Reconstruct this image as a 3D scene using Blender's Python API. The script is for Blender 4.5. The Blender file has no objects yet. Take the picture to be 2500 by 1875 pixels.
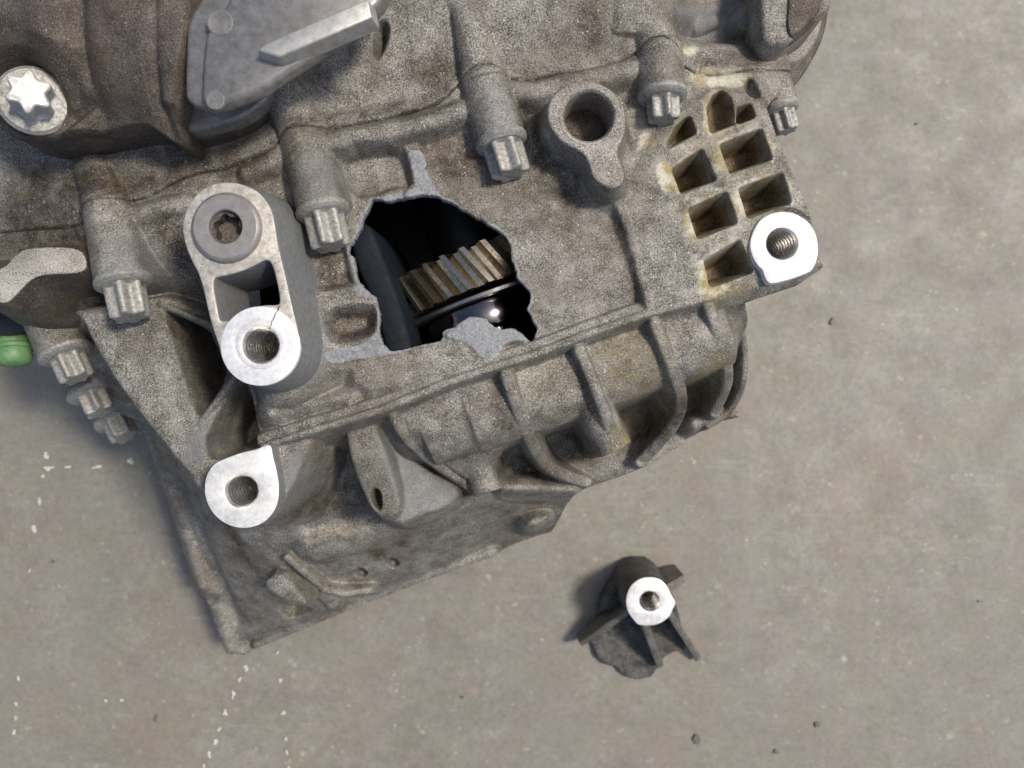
import bpy, math, random
import numpy as np
from mathutils import Vector, Matrix
from mathutils.geometry import tessellate_polygon
random.seed(4); RS = np.random.RandomState(7)
scene = bpy.context.scene
C = scene.collection
R = math.radians

# ------------------------------------------------------------------ camera, sky, sun, exposure
FLOOR = 190.0          # mm from the hole face of the casing down to the concrete
CAMH = 330.0           # mm from the hole face up to the lens
cam = bpy.data.cameras.new('camera'); camo = bpy.data.objects.new('camera', cam); C.objects.link(camo)
camo.location = (0, 0, (FLOOR + CAMH) / 1000)
cam.sensor_width = 36; cam.lens = 1865 / 2500 * 36
cam.clip_start = 0.01; cam.clip_end = 200
cam.dof.use_dof = True; cam.dof.focus_distance = 0.325; cam.dof.aperture_fstop = 11.0
scene.camera = camo
SUN_EL, SUN_AZ = R(58), R(20)      # azimuth measured from +X towards +Y
w = bpy.data.worlds.new('World'); scene.world = w; w.use_nodes = True
nt = w.node_tree; bg = nt.nodes['Background']
sky = nt.nodes.new('ShaderNodeTexSky'); sky.sky_type = 'NISHITA'; sky.sun_disc = False
sky.sun_elevation = SUN_EL; sky.sun_rotation = math.pi / 2 - SUN_AZ
sky.dust_density = 3.0; sky.ozone_density = 0.6
nt.links.new(sky.outputs[0], bg.inputs[0]); bg.inputs[1].default_value = 0.12
sl = bpy.data.lights.new('sun', 'SUN'); so = bpy.data.objects.new('sun', sl); C.objects.link(so)
sl.energy = 2.9; sl.angle = R(9); sl.color = (1.0, 0.935, 0.82)
sd = Vector((math.cos(SUN_EL) * math.cos(SUN_AZ), math.cos(SUN_EL) * math.sin(SUN_AZ), math.sin(SUN_EL)))
so.rotation_euler = sd.to_track_quat('Z', 'Y').to_euler()
vs = scene.view_settings
vs.view_transform = 'Standard'; vs.look = 'None'; vs.gamma = 1; vs.exposure = 0.3; vs.use_curve_mapping = False

# ------------------------------------------------------------------ measuring helpers (mm, origin on the hole face)
F = 1865.0
ZO = {'A': (0, 0, .40687), 'B': (650, 0, .40687), 'C': (1250, 0, .40687), 'D': (0, 400, .40687), 'I': (650, 375, .36166),
      'H': (1300, 450, .36166), 'E': (300, 1000, .40687), 'K': (1000, 800, .40687), 'G': (1300, 1300, .25615),
      'L': (1800, 0, .31646), 'J': (0, 1050, .49724), 'M': (1700, 900, .58777), 'S': (0, 0, 1.0)}
def zz(k, pts):
    ox, oy, s = ZO[k]
    return [(ox + p[0] * s, oy + p[1] * s) + tuple(p[2:]) for p in pts]
def P(u, v, z=0.0):
    s = (CAMH - z) / F
    return ((u - 1250) * s, -(v - 937.5) * s, z)
def deep(z): return z if z > -85 else -85 + (z + 85) * 1.6
def PX(pts, z=None):
    return [P(p[0], p[1], deep(p[2]) if z is None else z)[:2] for p in pts]
def mmpx(px, z=0): return px * (CAMH - z) / F
def chaikin(pts, n=2, closed=True):
    p = np.array(pts, float)
    for _ in range(n):
        q = np.roll(p, -1, 0) if closed else p[1:]
        a = p if closed else p[:-1]
        new = np.empty((2 * len(a), p.shape[1])); new[0::2] = a * .75 + q * .25; new[1::2] = a * .25 + q * .75
        if not closed: new = np.vstack([p[:1], new, p[-1:]])
        p = new
    return p
def circle(c, r, n=48, a0=0): return [(c[0] + r * math.cos(a0 + 2 * math.pi * i / n), c[1] + r * math.sin(a0 + 2 * math.pi * i / n)) for i in range(n)]
def area(p):
    p = np.asarray(p); q = np.roll(p, -1, 0)
    return .5 * np.sum(p[:, 0] * q[:, 1] - q[:, 0] * p[:, 1])
def ccw(p):
    p = np.asarray(p, float)
    return p if area(p) > 0 else p[::-1].copy()
def offset(p, d):
    p = np.asarray(p, float); a = p - np.roll(p, 1, 0); b = np.roll(p, -1, 0) - p
    a /= np.linalg.norm(a, axis=1)[:, None] + 1e-9; b /= np.linalg.norm(b, axis=1)[:, None] + 1e-9
    n = np.stack([a[:, 1] + b[:, 1], -a[:, 0] - b[:, 0]], 1); l = np.linalg.norm(n, axis=1)[:, None] + 1e-9
    n /= l; c = np.clip(n[:, 0] * a[:, 1] - n[:, 1] * a[:, 0], .5, 1)[:, None]
    return p + n * d / c

# ------------------------------------------------------------------ materials
def newmat(name):
    m = bpy.data.materials.new(name); m.use_nodes = True
    return m, m.node_tree, m.node_tree.nodes['Principled BSDF']
class N:
    def __init__(s, t): s.t = t; s.tc = None
    def new(s, k, **kw):
        n = s.t.nodes.new(k)
        for a, b in kw.items(): setattr(n, a, b)
        return n
    def co(s):
        if s.tc is None: s.tc = s.new('ShaderNodeTexCoord')
        return s.tc.outputs['Object']
    def noise(s, scale, detail=4, rough=.6, out=0, vec=None):
        n = s.new('ShaderNodeTexNoise'); n.inputs['Scale'].default_value = scale; n.inputs['Detail'].default_value = detail
        n.inputs['Roughness'].default_value = rough; s.t.links.new(vec or s.co(), n.inputs['Vector']); return n.outputs[out]
    def voro(s, scale, out='Distance', rnd=1.0):
        n = s.new('ShaderNodeTexVoronoi'); n.inputs['Scale'].default_value = scale; n.inputs['Randomness'].default_value = rnd
        s.t.links.new(s.co(), n.inputs['Vector']); return n.outputs[out]
    def ramp(s, fac, stops):
        n = s.new('ShaderNodeValToRGB'); cr = n.color_ramp
        while len(cr.elements) < len(stops): cr.elements.new(.5)
        for e, (p, c) in zip(cr.elements, stops):
            e.position = p; e.color = (c, c, c, 1) if not hasattr(c, '__len__') else (*c, 1)
        s.t.links.new(fac, n.inputs[0]); return n.outputs[0]
    def val(s, x, i):
        if hasattr(x, 'is_linked'): s.t.links.new(x, i)
        elif hasattr(x, '__len__'): i.default_value = (*x, 1)
        else: i.default_value = x
    def mix(s, fac, a, b, mode='MIX'):
        n = s.new('ShaderNodeMix', data_type='RGBA', blend_type=mode)
        s.val(fac, n.inputs[0]); s.val(a, n.inputs[6]); s.val(b, n.inputs[7]); return n.outputs[2]
    def math(s, op, a, b=0.0, clamp=False):
        n = s.new('ShaderNodeMath', operation=op, use_clamp=clamp); s.val(a, n.inputs[0]); s.val(b, n.inputs[1]); return n.outputs[0]
    def attr(s, name):
        n = s.new('ShaderNodeAttribute', attribute_name=name); return n.outputs['Fac']
    def bump(s, h, dist, strength=1.0, prev=None):
        n = s.new('ShaderNodeBump'); n.inputs['Distance'].default_value = dist; n.inputs['Strength'].default_value = strength
        s.t.links.new(h, n.inputs['Height'])
        if prev: s.t.links.new(prev, n.inputs['Normal'])
        return n.outputs[0]

def cast_material(name, dark=(.058, .051, .042), mid=(.198, .184, .160), light=(.43, .405, .365), grime=(.045, .033, .02), speck=.9, attrs=True, blotch=.4, metal=.45):
    m, t, b = newmat(name); n = N(t)
    fine = n.noise(1500, 3, .85)
    mid_n = n.noise(110, 4, .65)
    big = n.noise(22, 4, .6)
    f = n.math('ADD', n.math('MULTIPLY', fine, .72), n.math('MULTIPLY', mid_n, .28))
    col = n.ramp(f, [(.405, dark), (.5, mid), (.60, light)])
    # brown grime in broad uneven patches
    gm = n.ramp(n.math('ADD', n.math('MULTIPLY', big, .6), n.math('MULTIPLY', fine, .4)), [(.49, 0.0), (.57, 1.0)])
    col = n.mix(n.math('MULTIPLY', gm, blotch), col, n.mix(fine, grime, (.145, .108, .068)))
    if attrs:
        d = n.math('MULTIPLY', n.attr('dirt_shade'), n.ramp(n.math('ADD', n.math('MULTIPLY', fine, .6), n.math('MULTIPLY', mid_n, .4)), [(.40, 1.0), (.66, .3)]))
        rust_shade = n.mix(n.ramp(n.noise(260, 3), [(.45, 0.0), (.62, 1.0)]), (.022, .016, .011), (.10, .066, .036))
        col = n.mix(d, col, rust_shade)
        st = n.math('MULTIPLY', n.math('SUBTRACT', 1.0, n.attr('dirt_shade'), True), n.ramp(n.math('MULTIPLY', n.math('ADD', n.attr('stain'), 0.0), n.math('ADD', n.math('MULTIPLY', n.noise(560, 6, .85), 1.2), n.math('MULTIPLY', mid_n, .5))), [(.37, 0.0), (.56, 1.0)]))
        sc = n.mix(n.ramp(n.noise(170, 4), [(.42, 0.0), (.60, 1.0)]), (.54, .51, .42), (.33, .265, .13))
        col = n.mix(st, col, sc)
        ol = n.math('MULTIPLY', n.attr('olive'), n.ramp(n.noise(420, 4, .8), [(.44, 0.0), (.60, 1.0)]))
        col = n.mix(ol, col, n.mix(n.attr('dirt_shade'), (.22, .165, .045), (.20, .115, .022)))
    # pale grit
    sp = n.math('MULTIPLY', n.ramp(n.voro(640), [(.12, 1.0), (.26, 0.0)]), n.ramp(n.noise(210, 5, .75), [(.51, 0.0), (.62, .85)]))
    col = n.mix(n.math('MULTIPLY', sp, speck), col, (.80, .75, .65))
    dk = n.math('MULTIPLY', n.ramp(n.voro(520), [(.08, 1.0), (.20, 0.0)]), n.ramp(n.noise(190, 4, .7), [(.5, 0.0), (.6, 1.0)]))
    col = n.mix(n.math('MULTIPLY', dk, .7), col, (.035, .028, .022))
    bh = n.math('ADD', fine, n.math('MULTIPLY', mid_n, .9))
    bn = n.bump(bh, .0008, .6)
    if attrs:
        fr = n.attr('fracture'); frm = n.ramp(fr, [(.35, 0.0), (.55, 1.0)])
        fc = n.mix(n.ramp(n.noise(900, 4, .8), [(.35, 0.0), (.62, 1.0)]), (.17, .172, .178), (.33, .333, .34))
        fc = n.mix(n.math('MULTIPLY', n.ramp(n.voro(500), [(.08, 1.0), (.16, 0.0)]), .35), fc, (.08, .08, .085))
        col = n.mix(frm, col, fc)
        cl = n.attr('clean')      # bare smooth as-cast metal; on walls its grey also paints bluish light
        col = n.mix(cl, col, n.mix(n.noise(420, 3), (.15, .155, .16), (.215, .22, .225)))
    t.links.new(col, b.inputs['Base Color']); b.inputs['Metallic'].default_value = metal
    t.links.new(n.ramp(fine, [(.3, .68), (.7, .40)]), b.inputs['Roughness'])
    t.links.new(bn, b.inputs['Normal'])
    return m
def metal_material(name, c0, c1, rough=(.35, .5), scale=400, metal=1.0, bump=.0001, spots=0.0, spotc=(.05, .045, .04), stretch=None):
    m, t, b = newmat(name); n = N(t)
    vec = None
    if stretch:
        mp = n.new('ShaderNodeMapping'); mp.inputs['Scale'].default_value = stretch; t.links.new(n.co(), mp.inputs[0]); vec = mp.outputs[0]
    a = n.noise(scale, 5, .7, vec=vec); col = n.ramp(a, [(.34, c0), (.64, c1)])
    if spots:
        s = n.math('MULTIPLY', n.ramp(n.voro(scale * 1.3), [(.12, 1.0), (.25, 0.0)]), n.ramp(n.noise(scale * .35, 3), [(.5, 0.0), (.6, 1.0)]))
        s2 = n.ramp(n.noise(60, 5, .7), [(.55, 0.0), (.68, .6)])
        col = n.mix(n.math('MULTIPLY', n.math('MAXIMUM', s, s2), spots), col, spotc)
    t.links.new(col, b.inputs['Base Color']); b.inputs['Metallic'].default_value = metal
    t.links.new(n.ramp(a, [(.3, rough[1]), (.7, rough[0])]), b.inputs['Roughness'])
    t.links.new(n.bump(a, bump, .5), b.inputs['Normal'])
    return m
M = {}
M['cast_low'] = cast_material('lower cast aluminium')
M['cast_up'] = cast_material('upper cast aluminium', mid=(.205, .189, .165), light=(.43, .405, .365), blotch=.34)
M['cast_face'] = cast_material('worn cast face', dark=(.10, .085, .072), mid=(.27, .245, .215), light=(.46, .43, .39), attrs=False, blotch=.15)
M['lug'] = cast_material('pale sunlit lug', dark=(.15, .13, .11), mid=(.36, .335, .30), light=(.58, .55, .50), attrs=False, blotch=.12)  # lug top lightened to look sunlit
M['cast_dark'] = cast_material('dark grimy and shaded casting', dark=(.035, .026, .022), mid=(.085, .068, .058), light=(.19, .165, .145), speck=.4, blotch=.5)
M['cover'] = metal_material('pressed cover aluminium', (.17, .160, .148), (.29, .278, .262), (.32, .46), 250, .55, .0001, .3)
M['cover_bar'] = metal_material('worn bar aluminium', (.30, .29, .275), (.46, .45, .43), (.4, .5), 250, .5, .0002, .3)
M['link'] = metal_material('worn link face', (.27, .245, .21), (.50, .47, .425), (.5, .62), 500, .2, .0003, .85, (.13, .10, .075))
M['link_low'] = metal_material('clean machined link face', (.62, .61, .60), (.85, .85, .85), (.38, .5), 420, .35, .0001, .12, (.3, .28, .26))
M['machined'] = metal_material('bright machined aluminium', (.55, .54, .52), (.80, .79, .77), (.36, .48), 420, .3, .0001, .45, (.32, .30, .27))
M['thread'] = metal_material('cut thread', (.52, .50, .48), (.72, .70, .67), (.24, .32), 300, .95, .00003)
M['bolt'] = metal_material('zinc flake bolt', (.17, .164, .15), (.37, .36, .335), (.48, .65), 700, .35, .0004, .6, (.13, .10, .075))
M['bolt_bright'] = metal_material('bright bolt head', (.36, .35, .335), (.54, .53, .51), (.45, .55), 500, .25, .0002, .2, (.3, .27, .22))
M['plug'] = metal_material('plug steel', (.27, .245, .228), (.37, .345, .325), (.38, .5), 260, .6, .0001, .4, (.12, .10, .085))
M['side'] = metal_material('smooth shaded wall', (.125, .13, .134), (.185, .19, .194), (.55, .65), 420, .25, .0002, .3, (.07, .06, .055))
M['inner'] = None
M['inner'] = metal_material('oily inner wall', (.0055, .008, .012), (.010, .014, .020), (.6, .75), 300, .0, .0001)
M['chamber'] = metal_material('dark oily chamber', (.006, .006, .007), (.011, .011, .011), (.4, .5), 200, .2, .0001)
M['gear'] = metal_material('oily gear steel', (.33, .28, .20), (.60, .52, .40), (.22, .34), 500, 1.0, .00004, .3, (.03, .022, .014))
M['gear_edge'] = metal_material('brushed ring steel', (.30, .28, .26), (.46, .44, .41), (.3, .42), 600, 1.0, .0001, .4)
M['shaft'] = metal_material('oily black shaft', (.105, .095, .10), (.17, .165, .18), (.12, .17), 350, 1.0, .00001, .3, (.01, .01, .01))
M['rubber_green'] = metal_material('green rubber', (.075, .17, .06), (.13, .25, .105), (.5, .65), 300, 0.0, .0002, .35, (.06, .12, .05))
M['plastic'] = metal_material('black plastic', (.012, .012, .013), (.022, .022, .023), (.4, .55), 300, 0.0, .0001)
M['shard'] = cast_material('broken oily casting', dark=(.022, .02, .019), mid=(.075, .071, .066), light=(.165, .16, .15), grime=(.03, .024, .02), speck=.1, attrs=False, blotch=.3)
M['shard_rib'] = cast_material('broken casting rib', dark=(.06, .054, .048), mid=(.16, .148, .132), light=(.28, .262, .238), speck=.2, attrs=False, blotch=.3)

M['inner'].node_tree.nodes['Principled BSDF'].inputs['Specular IOR Level'].default_value = .15
# concrete
def concrete():
    m, t, b = newmat('worn concrete'); n = N(t)
    big = n.noise(6, 5, .62); mid = n.noise(34, 6, .68); fine = n.noise(260, 5, .7)
    f = n.math('ADD', n.math('ADD', n.math('MULTIPLY', mid, .3), n.math('MULTIPLY', big, .3)), n.math('MULTIPLY', n.noise(120, 5, .75), .4))
    col = n.ramp(f, [(.37, (.142, .129, .104)), (.5, (.198, .183, .154)), (.63, (.258, .242, .210))])
    br = n.ramp(n.noise(11, 4, .6), [(.47, 0.0), (.66, .55)])
    col = n.mix(br, col, (.185, .15, .108))
    gr = n.ramp(n.noise(9, 5, .6, out=1), [(.40, 0.0), (.62, .45)])
    col = n.mix(gr, col, (.185, .182, .165))
    # pale aggregate and scuffs
    pv = n.math('MULTIPLY', n.ramp(n.voro(95), [(.12, 1.0), (.32, 0.0)]), n.ramp(n.noise(45, 4, .7), [(.55, 0.0), (.68, 1.0)]))
    col = n.mix(n.math('MULTIPLY', pv, .7), col, (.40, .365, .315))
    pk = n.math('MULTIPLY', n.ramp(n.voro(60), [(.10, 1.0), (.24, 0.0)]), n.ramp(n.noise(28, 3, .6), [(.58, 0.0), (.7, 1.0)]))
    col = n.mix(n.math('MULTIPLY', pk, .5), col, (.34, .23, .16))
    hue = n.mix(.5, (.5, .5, .5), n.noise(42, 3, .6, out=1))
    col = n.mix(.2, col, hue, 'OVERLAY')
    p2 = n.math('MULTIPLY', n.ramp(n.voro(210), [(.14, 1.0), (.34, 0.0)]), n.ramp(n.noise(70, 4, .7), [(.53, 0.0), (.66, 1.0)]))
    col = n.mix(n.math('MULTIPLY', p2, .42), col, (.47, .44, .38))
    dk = n.math('MULTIPLY', n.ramp(n.voro(38), [(.05, 1.0), (.15, 0.0)]), n.ramp(n.noise(16, 3, .6), [(.6, 0.0), (.68, 1.0)]))
    col = n.mix(n.math('MULTIPLY', dk, .75), col, (.08, .065, .055))
    mp = n.new('ShaderNodeMapping'); mp.inputs['Scale'].default_value = (14, 120, 1); mp.inputs['Rotation'].default_value = (0, 0, R(38)); t.links.new(n.co(), mp.inputs[0])
    sc = n.ramp(n.noise(1.0, 6, .7, vec=mp.outputs[0]), [(.60, 0.0), (.70, .26)])
    col = n.mix(sc, col, (.36, .345, .32))
    col = n.mix(n.math('MULTIPLY', n.ramp(fine, [(.35, 1.0), (.55, 0.0)]), .3), col, (.09, .08, .066))
    t.links.new(col, b.inputs['Base Color']); t.links.new(n.ramp(mid, [(.3, .7), (.7, .55)]), b.inputs['Roughness'])
    t.links.new(n.bump(n.math('ADD', mid, n.math('MULTIPLY', fine, .4)), .0008, .35), b.inputs['Normal'])
    return m
M['concrete'] = concrete()
M['paint'] = metal_material('old white paint', (.36, .345, .315), (.55, .53, .49), (.6, .7), 300, 0, .0002, .6, (.27, .25, .22))

# ------------------------------------------------------------------ mesh helpers
def W(v): return (v[0] / 1000, v[1] / 1000, (v[2] + FLOOR) / 1000)
def obj(name, verts, faces, mat, parent=None, smooth=True, sharp=None, world=False):
    me = bpy.data.meshes.new(name); me.from_pydata([v if world else W(v) for v in verts], [], faces); me.update()
    me.materials.append(mat)
    if smooth:
        me.polygons.foreach_set('use_smooth', [True] * len(me.polygons))
        if sharp is not None:
            try: me.set_sharp_from_angle(angle=R(sharp))
            except Exception: pass
    o = bpy.data.objects.new(name, me); C.objects.link(o)
    if parent: o.parent = parent
    return o
class MB:
    def __init__(s): s.v = []; s.f = []
    def add(s, v, f):
        k = len(s.v); s.v += [tuple(x) for x in v]; s.f += [tuple(i + k for i in q) for q in f]
    def lathe(s, base, d, prof, n=48, cap0=True, cap1=True):   # prof: list of (radius or function of angle, height)
        d = Vector(d).normalized(); a = d.orthogonal().normalized(); b = d.cross(a); base = Vector(base)
        vs = []; fs = []
        for r, h in prof:
            for i in range(n):
                th = 2 * math.pi * i / n; rr = r(th) if callable(r) else r
                vs.append(base + d * h + (a * math.cos(th) + b * math.sin(th)) * rr)
        for k in range(len(prof) - 1):
            for i in range(n):
                j = (i + 1) % n; fs.append((k * n + i, k * n + j, (k + 1) * n + j, (k + 1) * n + i))
        if cap0: fs.append(tuple(range(n))[::-1])
        if cap1: fs.append(tuple((len(prof) - 1) * n + i for i in range(n)))
        s.add(vs, fs)
    def prism(s, out, holes=(), ztop=0, zbot=-5, draft=0.0, bev=.6, zfun=None, bottom=True):
        loops = [ccw(out)] + [ccw(h)[::-1] for h in holes]
        vs = []; fs = []; tops = []; bots = []
        zf = zfun or (lambda x, y: 0.0)
        for L in loops:
            n = len(L)
            rings = [(offset(L, -bev), ztop), (offset(L, -bev * .3), ztop - bev * .3), (L, ztop - bev), (offset(L, (0 if loops and L is not loops[0] and len(L) in (40, 48, 56) else draft * (1 if L is loops[0] else .35)) * (ztop - zbot)), zbot)]
            k0 = len(vs)
            for q, (ring, z) in enumerate(rings):
                vs += [(x, y, z + (zf(x, y) if q < 3 else 0)) for x, y in ring]
            for k in range(3):
                for i in range(n):
                    j = (i + 1) % n
                    fs.append((k0 + k * n + j, k0 + k * n + i, k0 + (k + 1) * n + i, k0 + (k + 1) * n + j))
            tops.append([k0 + i for i in range(n)]); bots.append([k0 + 3 * n + i for i in range(n)])
        def cap(ids, flip):
            polys = [[Vector((vs[i][0], vs[i][1], 0)) for i in l] for l in ids]; flat = [i for l in ids for i in l]
            for tri in tessellate_polygon(polys):
                q = [flat[i] for i in tri]
                (ax, ay), (bx, by), (cx, cy) = [vs[i][:2] for i in q]
                up = (bx - ax) * (cy - ay) - (by - ay) * (cx - ax) > 0
                if up == flip: q = q[::-1]
                fs.append(tuple(q))
        cap(tops, False)
        if bottom: cap(bots, True)
        s.add(vs, fs)
    def build(s, name, mat, parent=None, smooth=True, sharp=35):
        return obj(name, s.v, s.f, mat, parent, smooth, sharp)

# ------------------------------------------------------------------ relief fields for the castings
def smax(a, b, k):
    h = np.maximum(k - np.abs(a - b), 0) / k
    return np.maximum(a, b) + h * h * k * .25
def smin(a, b, k): return -smax(-a, -b, k)
def sp(x, e): return .5 * (x + np.sqrt(x * x + e * e))
def seg_d(X, Y, a, b):
    dx, dy = b[0] - a[0], b[1] - a[1]; L2 = dx * dx + dy * dy + 1e-12
    t = np.clip(((X - a[0]) * dx + (Y - a[1]) * dy) / L2, 0, 1)
    return np.hypot(X - a[0] - t * dx, Y - a[1] - t * dy), t
def sd_poly(X, Y, p):
    d = np.full(X.shape, 1e9); ins = np.zeros(X.shape, bool)
    p = np.asarray(p, float)
    for i in range(len(p)):
        a, b = p[i], p[(i + 1) % len(p)]
        d = np.minimum(d, seg_d(X, Y, a, b)[0])
        c = ((a[1] > Y) != (b[1] > Y)) & (X < (b[0] - a[0]) * (Y - a[1]) / (b[1] - a[1] + 1e-12) + a[0]); ins ^= c
    return np.where(ins, -d, d)
def near_poly(X, Y, p):
    bx = np.array(X, float); by = np.array(Y, float); bd = np.full(X.shape, 1e9)
    p = np.asarray(p, float)
    for i in range(len(p)):
        a, b = p[i], p[(i + 1) % len(p)]
        d, t = seg_d(X, Y, a, b); q = d < bd
        bx = np.where(q, a[0] + t * (b[0] - a[0]), bx); by = np.where(q, a[1] + t * (b[1] - a[1]), by); bd = np.where(q, d, bd)
    return bx, by, bd
class HF:
    def __init__(s, x0, x1, y0, y1, step):
        s.x = np.arange(x0, x1 + step, step); s.y = np.arange(y0, y1 + step, step); s.step = step
        s.X, s.Y = np.meshgrid(s.x, s.y); s.Hh = np.zeros(s.X.shape)
        s.at = {k: np.zeros(s.X.shape) for k in ('dirt_shade', 'stain', 'olive', 'fracture', 'clean')}
    def base(s, pts):
        p = np.array([P(q[0], q[1], deep(q[2])) for q in pts]); n = len(p)
        def ph(r2): return .5 * r2 * np.log(r2 + 1e-6)
        r2 = (p[:, None, 0] - p[None, :, 0]) ** 2 + (p[:, None, 1] - p[None, :, 1]) ** 2
        A = np.zeros((n + 3, n + 3)); A[:n, :n] = ph(r2) + np.eye(n) * 40.0
        A[:n, n] = 1; A[:n, n + 1:] = p[:, :2]; A[n, :n] = 1; A[n + 1:, :n] = p[:, :2].T
        c = np.linalg.solve(A, np.concatenate([p[:, 2], [0, 0, 0]]))
        q = 6; xs = s.x[::q]; ys = s.y[::q]; xs = np.append(xs, s.x[-1]); ys = np.append(ys, s.y[-1])
        X, Y = np.meshgrid(xs, ys); H = c[n] + c[n + 1] * X + c[n + 2] * Y
        for i in range(n): H = H + c[i] * ph((X - p[i, 0]) ** 2 + (Y - p[i, 1]) ** 2)
        ix = np.clip(np.searchsorted(xs, s.x, 'right') - 1, 0, len(xs) - 2); fx = (s.x - xs[ix]) / (xs[ix + 1] - xs[ix])
        iy = np.clip(np.searchsorted(ys, s.y, 'right') - 1, 0, len(ys) - 2); fy = (s.y - ys[iy]) / (ys[iy + 1] - ys[iy])
        T = H[:, ix] * (1 - fx) + H[:, ix + 1] * fx
        s.Hh = T[iy] * (1 - fy)[:, None] + T[iy + 1] * fy[:, None]
    def win(s, pts, mar):
        p = np.asarray(pts)[:, :2]; lo = p.min(0) - mar; hi = p.max(0) + mar
        i0, i1 = np.searchsorted(s.x, [lo[0], hi[0]]); j0, j1 = np.searchsorted(s.y, [lo[1], hi[1]])
        return (slice(max(j0, 0), j1), slice(max(i0, 0), i1))
    def put(s, wn, z, k, mode, mask=None):
        h = s.Hh[wn]; z = np.broadcast_to(z, h.shape)
        r = smax(h, z, k) if mode > 0 else smin(h, z, k)
        s.Hh[wn] = r if mask is None else np.where(mask, r, h)
    def plateau(s, pts, z, slope=5, edge=1.0, k=2.5, mar=45, rnd=1):
        p = chaikin(pts, rnd) if rnd else np.array(pts); wn = s.win(p, mar); X, Y = s.X[wn], s.Y[wn]
        zz_ = z(X, Y) if callable(z) else z
        s.put(wn, (lambda d: zz_ - slope * sp(d, edge) - .12 * np.maximum(d - 9, 0) ** 2)(sd_poly(X, Y, p)), k, 1)
    def pocket(s, pts, z, slope=5, edge=.8, k=1.2, rnd=1, mar=30, rad=0):
        """pts: rim of the pocket; walls slope down to the floor z"""
        p = chaikin(pts, rnd) if rnd else np.array(pts); wn = s.win(p, mar); X, Y = s.X[wn], s.Y[wn]
        d = sd_poly(X, Y, p) if not rad else sd_poly(X, Y, offset(ccw(pts), -rad)) - rad
        h = s.Hh[wn]
        z0 = z(X, Y) if callable(z) else z
        depth = np.maximum(h - z0, 0)
        s.put(wn, np.where(d < 25, z0 + slope * sp(d + np.minimum(depth, 60) / slope, edge), 1e3), k, -1)
    def rib(s, pts, wd, slope=5, edge=.8, k=2.0, mar=35, flat=None):
        p = np.array(pts, float); wn = s.win(p, mar); X, Y = s.X[wn], s.Y[wn]
        bd = np.full(X.shape, 1e9); bz = np.zeros(X.shape); wv = np.zeros(X.shape)
        ws = wd if hasattr(wd, '__len__') else [wd] * len(p)
        for i in range(len(p) - 1):
            d, t = seg_d(X, Y, p[i], p[i + 1]); q = d < bd
            bz = np.where(q, p[i, 2] + t * (p[i + 1, 2] - p[i, 2]), bz); wv = np.where(q, ws[i] + t * (ws[i + 1] - ws[i]), wv); bd = np.where(q, d, bd)
        s.put(wn, bz - slope * sp(bd - wv / 2, edge) - .14 * np.maximum(bd - wv / 2 - 6, 0) ** 2, k, 1)
    def groove(s, pts, wd, dep, k=.6):
        p = np.array(pts, float); wn = s.win(p, 8); X, Y = s.X[wn], s.Y[wn]; bd = np.full(X.shape, 1e9)
        for i in range(len(p) - 1): bd = np.minimum(bd, seg_d(X, Y, p[i], p[i + 1])[0])
        s.Hh[wn] -= dep * np.exp(-(bd / wd) ** 2)
    def cyl(s, a, b, ra, rb, k=3.0, end=6.0, slope=5, start=1.2):
        """boss lying in the surface: axis a->b (mm with z), flat far end, tapering start"""
        a = np.array(a, float); b = np.array(b, float); wn = s.win([a, b], 35); X, Y = s.X[wn], s.Y[wn]
        d2 = b[:2] - a[:2]; L = np.hypot(*d2); u = d2 / L
        t = (X - a[0]) * u[0] + (Y - a[1]) * u[1]; e = np.abs(-(X - a[0]) * u[1] + (Y - a[1]) * u[0]); tt = np.clip(t / L, 0, 1)
        r = ra + (rb - ra) * tt; zc = a[2] + (b[2] - a[2]) * tt
        q = .93 * r
        z = np.where(e < q, zc + np.sqrt(np.maximum(r * r - e * e, 0)), zc + np.sqrt(np.maximum(r * r - q * q, 0)) - slope * (e - q))
        z = z - end * np.maximum(t - L, 0) - start * np.maximum(-t, 0) - .15 * np.maximum(-t - 10, 0) ** 2 - .2 * np.maximum(e - q - 10, 0) ** 2
        s.put(wn, z, k, 1)
    def blob(s, name, pts, amt, soft=4.0, rnd=2):
        p = chaikin(pts, rnd) if rnd else np.array(pts); wn = s.win(p, soft * 2.5); d = sd_poly(s.X[wn], s.Y[wn], p)
        g = np.clip(.5 - d / (2 * soft), 0, 1); g = g * g * (3 - 2 * g)
        s.at[name][wn] = np.maximum(s.at[name][wn], amt * g)
    def mesh(s, name, mat, parent, keep, snaps, skirt_fn):
        """keep: bool per vertex-sd function result per face; snaps: polygons the cut edges are drawn onto; skirt_fn(x,y,z)->list of rings"""
        ny, nx = s.X.shape
        idx = np.arange(ny * nx).reshape(ny, nx)
        q = np.stack([idx[:-1, :-1], idx[:-1, 1:], idx[1:, 1:], idx[1:, :-1]], -1)
        q = q[keep]
        X = s.X.ravel().copy(); Y = s.Y.ravel().copy(); Z = s.Hh.ravel().copy()
        e = np.concatenate([q[:, [0, 1]], q[:, [1, 2]], q[:, [2, 3]], q[:, [3, 0]]])
        key = e[:, 0].astype(np.int64) * (ny * nx) + e[:, 1]; rev = e[:, 1].astype(np.int64) * (ny * nx) + e[:, 0]
        be = e[~np.isin(key, rev)]
        bv = np.unique(be)
        if snaps:
            bx, by = X[bv], Y[bv]; best = np.full(len(bv), s.step * 1.1); nxp, nyp = bx.copy(), by.copy()
            for p in snaps:
                cx, cy, d = near_poly(bx, by, p); m = d < best
                nxp = np.where(m, cx, nxp); nyp = np.where(m, cy, nyp); best = np.where(m, d, best)
            X[bv] = nxp; Y[bv] = nyp
        used = np.unique(q); mp = np.full(ny * nx, -1); mp[used] = np.arange(len(used))
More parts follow.
